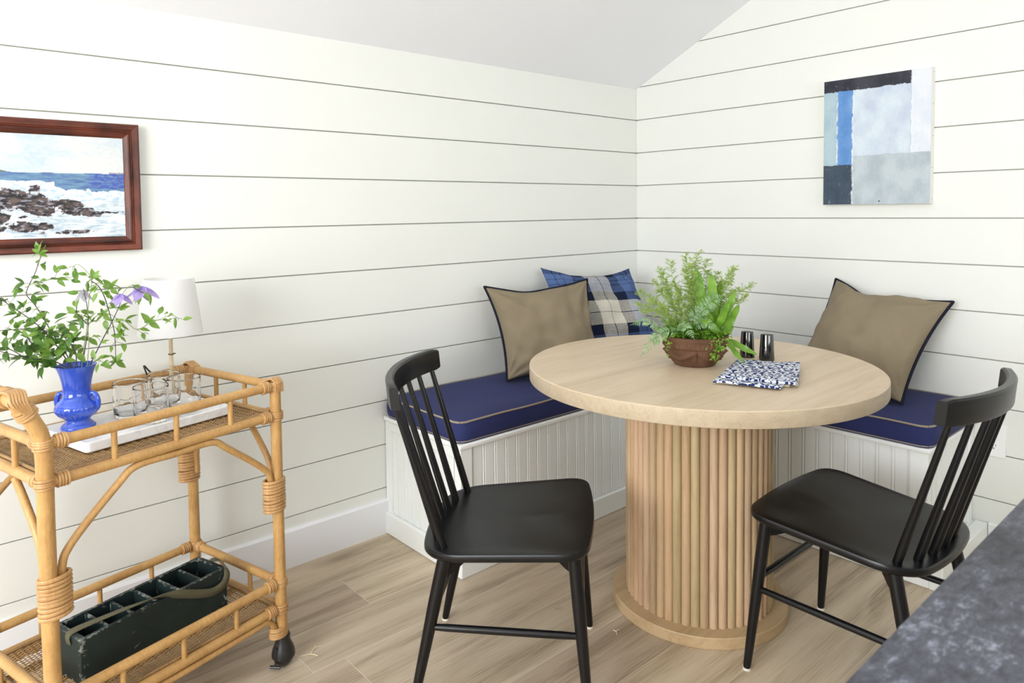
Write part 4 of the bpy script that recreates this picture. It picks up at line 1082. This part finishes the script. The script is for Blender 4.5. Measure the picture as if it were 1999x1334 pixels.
# ------------------------------------------------------------ framed seascape
fx1, fx0, fz0, fz1 = -2.434, -3.055, 1.152, 1.5285
fr = thing('framed_painting', 'seascape painting of waves on dark rocks in a reddish brown wooden frame', 'painting', ((fx0 + fx1) / 2, 0, (fz0 + fz1) / 2))
hw, hh, bw = (fx1 - fx0) / 2, (fz1 - fz0) / 2, .0445
profF = [(0, 0), (0, -.024), (.004, -.027), (.017, -.024), (.019, -.0215), (.022, -.0235), (.024, -.0205), (.027, -.0225), (.030, -.018), (.040, -.012), (bw, -.011), (bw, 0)]
for (ax, ay), (bx_, by_) in (((-1, -1), (1, -1)), ((1, -1), (1, 1)), ((1, 1), (-1, 1)), ((-1, 1), (-1, -1))):
    b = MB(); vs = []; n = len(profF)
    for (sx, sy) in ((ax, ay), (bx_, by_)):
        for d, y in profF: vs.append((sx * (hw - d), y, sy * (hh - d)))
    # keep local x along the length for the grain
    horiz = ay == by_
    if not horiz: vs = [(v[2], v[1], -v[0]) for v in vs]
    b.add(vs, [(k, (k + 1) % n, n + (k + 1) % n, n + k) for k in range(n)] + [tuple(range(n)), tuple(range(n, 2 * n))[::-1]])
    b.build('frame_rail', M_FRAME, fr, smooth=25, rot=(0, 0, 0) if horiz else (0, R(-90), 0))
def paint_grid(name, W, H, nx, ny, fn, m_, parent, place):
    vs = []; cols = []
    for j in range(ny + 1):
        for i in range(nx + 1):
            u, v = i / nx, j / ny; c, h = fn(u, v); vs.append(place((u - .5) * W, (v - .5) * H, h)); cols += [*c, 1]
    fs = [(j * (nx + 1) + i, j * (nx + 1) + i + 1, (j + 1) * (nx + 1) + i + 1, (j + 1) * (nx + 1) + i) for j in range(ny) for i in range(nx)]
    me = bpy.data.meshes.new(name); me.from_pydata(vs, [], fs); a = me.color_attributes.new('paint', 'FLOAT_COLOR', 'POINT'); a.data.foreach_set('color', cols)
    me.polygons.foreach_set('use_smooth', [True] * len(me.polygons)); return link(name, me, m_, parent)
def nz(x, y, z=0, o=4):
    return noise.fractal(Vector((x, y, z)), .9, 2.1, o)
def lerp3(a, b, t_): t_ = max(0, min(1, t_)); return tuple(x + (y - x) * t_ for x, y in zip(a, b))
PW, PH = 2 * hw - 2 * bw + .004, 2 * hh - 2 * bw + .004
def sea(u, v):
    # u across, v up; visible part is the right half or so
    X = (u - 1) * PW; x = X / .30      # 0 at right edge, -1 at the frame's image edge
    n1 = nz(X * 18, v * 9); n2 = nz(X * 60, v * 40, 3); n3 = nz(X * 25 + v * 10, v * 60, 7)
    hz = .635 + .002 * n1
    if v > hz:
        t_ = nz(X * 7, v * 5, 2); c = lerp3((.50, .59, .65), (.68, .68, .65), .5 + t_ * .9); c = lerp3(c, (.76, .76, .73), n2 * .5)
        if v < hz + .03 and (x > -.13 and v < hz + .012 + .02 * abs(nz(X * 60, 0, 4))): c = (.36, .36, .33)
        if x < -.93 and v < hz + .05 * (1 - math.exp((x + .93) * 5)) + .008 * nz(x * 9, 2): c = (.12, .15, .14)
        return c, .0005 * n2
    # sea
    d = (hz - v) / hz
    c = lerp3((.085, .15, .33), (.16, .30, .42), .5 + n3)
    if d < .24: c = lerp3(c, (.06, .09, .40), max(0, min(1, (x + .34) / .12 + n1)) * (.6 + n2))
    # wave crest and foam
    crest = .475 + .02 * math.sin(x * 7) + .05 * n1
    if x < -.6: crest = .55 + .03 * n1
    f = 0
    if v < crest: f = 1
    if .36 < v < crest: 
        c = lerp3((.80, .83, .86), (.42, .56, .68), .45 + n2 * 1.5 + (-.25 if v > crest - .08 else .15))
    elif v <= .36:
        c = lerp3((.62, .68, .72), (.34, .44, .52), .45 + n3 * 1.4 + n2 * .6); c = lerp3(c, (.78, .80, .80), .3 + n1 * 1.2)
    # rocks
    def rock(cx, cv, rx, rv, s_): return 1 - ((x - cx) / rx) ** 2 - ((v - cv) / rv) ** 2 + 1.1 * nz(X * 20 + s_, v * 10, s_)
    rk = max(rock(-.98, .34, .40, .17, 1), rock(-.62, .30, .26, .10, 5), rock(-.30, .235, .14, .035, 9), rock(-.42, .27, .16, .03, 12), rock(-.13, .245, .12, .018, 22), rock(-.85, .10, .25, .07, 15), rock(-.5, .055, .20, .028, 18), rock(-1.5, .25, .5, .22, 30))
    if rk > .25:
        k = nz(X * 45, v * 26, 11); c = lerp3((.022, .020, .024), (.13, .095, .085), .35 + k * 1.3)
        if n2 > .28: c = lerp3(c, (.34, .33, .38), .7)
        if rk < .42 and n2 > 0: c = (.55, .56, .60)
    return c, .0008 * n2
paint_grid('canvas', PW, PH, 330, 200, sea, M_SEA, fr, lambda x, z, h: (x, -.0125 - h, z))
b = MB(); b.box(-PW / 2 - .01, PW / 2 + .01, -.011, -.002, -PH / 2 - .01, PH / 2 + .01); b.build('backing_board', M_CANVAS, fr, smooth=0)

# ------------------------------------------------------------ abstract canvas on the right wall
ay0, ay1, az0, az1 = -1.409, -1.004, 1.265, 1.779
ab = thing('abstract_painting', 'unframed abstract canvas of blue, grey, white and black rectangles on the right wall', 'painting', (0, (ay0 + ay1) / 2, (az0 + az1) / 2))
AW, AH = ay1 - ay0, az1 - az0
def absf(u, v):   # u 0 left .. 1 right as seen from the room, v up
    j1 = .012 * nz(v * 9, 1) + .004 * nz(v * 40, 2); j2 = .010 * nz(u * 9, 3) + .004 * nz(u * 40, 4)
    n = nz(u * 7, v * 7, 5); n2 = nz(u * 40, v * 30, 6); h = .0006 * n2
    e = 1
    if u + j1 > .832 and v + j2 > .385: c = lerp3((.66, .70, .78), (.74, .76, .80), .5 + n)
    elif v + j2 > .905: c = lerp3((.020, .022, .034), (.045, .046, .060), .5 + n)
    elif u + j1 < .29:
        if v + j2 < .315: c = lerp3((.030, .052, .082), (.055, .082, .115), .5 + n)
        elif u + j1 < .135: c = lerp3((.33, .46, .52), (.42, .54, .60), .5 + n)
        else: c = lerp3((.10, .25, .55), (.17, .33, .62), .5 + n)
    elif v + j2 < .385: c = lerp3((.40, .46, .50), (.50, .56, .59), .5 + n); 
    else: c = lerp3((.50, .56, .68), (.62, .70, .76), .5 + n * .8 + .25 * math.exp(-(((u - .5) / .2) ** 2 + ((v - .5) / .12) ** 2)))
    for (a, lo, hi) in ((u + j1 - .135, .315, .9), (u + j1 - .29, 0, .9), (u + j1 - .832, .385, 1)):
        if abs(a) < .008 and lo < v < hi: c = lerp3(c, (.72, .76, .80), .45 + n2); h += .0012
    if n2 > .75: c = lerp3(c, (.55, .6, .62), .2)
    if (u - .55) ** 2 + ((v - .022) * 1.27) ** 2 < .00006: c = (.01, .01, .01)
    return c, h
paint_grid('canvas', AW - .002, AH - .002, 200, 260, absf, M_ABS, ab, lambda x, z, h: (-.0335 - h, -x, z))
b = MB(); b.box(-.0312, -.0005, -AW / 2, AW / 2, -AH / 2, AH / 2); b.build('stretcher_sides', M_CANVAS, ab, smooth=0)['label'] = 'raw white canvas sides'
b = MB()
for z in (-.24, -.12, 0, .12, .24):
    b.lathe([(.0001, -.0003), (.0018, -.0003)], 8, (0, 0, 0)) if False else b.box(-.0175, -.0145, -AW / 2 - .0006, -AW / 2 + .001, z - .0015, z + .0015)
b.build('tacks', M_SLOT, ab, smooth=0)

# ------------------------------------------------------------ wall outlet
ot = thing('wall_outlet', 'white duplex electrical outlet low on the right wall behind the chair', 'outlet', (0, -1.622, .398))
b = MB(); b.box(-.006, -.0003, -.037, .037, -.0595, .0595); b.build('cover_plate', M_PLASTIC, ot, bevel=.002, seg=2)
for z in (.0205, -.0205):
    b = MB(); b.prism([(y * .0165, z + .0135 * zz) for y, zz in [(math.cos(R(a)), max(-.95, min(.95, 1.25 * math.sin(R(a))))) for a in range(0, 360, 15)]], 'x', -.0075, -.0055); so = b.build('receptacle', M_PLASTIC, ot, smooth=30)
    b = MB(); b.box(-.0078, -.0074, -.0072, -.0056, z + .0005, z + .0085); b.box(-.0078, -.0074, .0056, .0072, z + .0015, z + .0085); b.prism([(.0024 * math.cos(R(a)), z - .007 + .0026 * math.sin(R(a))) for a in range(0, 360, 30)], 'x', -.0078, -.0074)
    b.build('slots', M_SLOT, so, smooth=0)
b = MB(); b.prism([(.0028 * math.cos(R(a)), .0028 * math.sin(R(a))) for a in range(0, 360, 30)], 'x', -.0068, -.0058); b.build('screw', M_PLASTIC, ot, smooth=30)

# ------------------------------------------------------------ kitchen island in the foreground
isl = thing('kitchen_island', 'kitchen island cabinet under the dark grey stone counter at the lower right', 'cabinet', (-1.85, -2.56, 0))
b = MB(); b.box(-.86, .86, -.36, .36, .09, .878); b.build('cabinet_body', M_CAB, isl, bevel=.002)
b = MB(); b.box(-.84, .84, -.31, .31, 0, .09); b.build('toe_kick', M_CAB, isl, smooth=0)
for k in range(3):
    x0 = -.85 + k * .57; d = MB(); d.box(x0 + .01, x0 + .55, .36, .378, .11, .86); d.box(x0 + .07, x0 + .49, .377, .379, .17, .80); d.build('panel', M_CAB, isl, bevel=.002)
cs = MB(); cs.box(-2.76, -.94, -2.96, -2.144, .8785, .91); o = cs.build('countertop', M_STONE, None, bevel=.0025, seg=3)
tag(o, 'dark grey mottled stone countertop filling the lower right corner', 'countertop')

# ------------------------------------------------------------ bits on the floor
def twig(label, x, y, parts, m_=M_STRAW, nm='straw_bit', cat='debris', grp='dry bits dropped on the oak floor'):
    b = MB()
    for pts in parts: b.tube(spline([(p[0], p[1], .0016 + (p[2] if len(p) > 2 else 0)) for p in pts], 3), .0012, 5)
    o = b.build(nm, m_, None, smooth=60, loc=(x, y, 0)); tag(o, label, cat, grp); return o
twig('forked pale straw bit on the floor just right of the cart caster', -2.158, -.522, [[(-.03, .01), (0, 0), (.012, -.022)], [(0, 0), (.02, .014, .004), (.042, .012)], [(.02, .014), (.028, .028)]])
twig('small pale curl on the floor at the left edge of the table plinth', -1.43, -1.04, [[(-.012, -.006), (0, .004, .003), (.014, .004)], [(0, .004), (-.002, .016)]])
b = MB()
for a in (20, 100, 200, 290): b.leaf((0, 0, .003), (math.cos(R(a)), math.sin(R(a)), .15), (0, 0, 1), .014, .009, .1, .3)
o = b.build('petal_scrap', mat('dry_petal', (.80, .74, .66), .8), None, smooth=60, recalc=False, loc=(-1.795, -1.185, 0)); tag(o, 'crumpled cream petal on the floor under the left chair', 'petal')
b = MB()
for a in (60, 170, 280): b.leaf((0, 0, .003), (math.cos(R(a)), math.sin(R(a)), .2), (0, 0, 1), .011, .006, .1, .3)
o = b.build('petal_scrap', mat('dry_leaf', (.50, .45, .33), .8), None, smooth=60, recalc=False, loc=(-1.47, -.83, 0)); tag(o, 'tiny curled dry leaf on the floor behind the left chair front legs', 'petal')
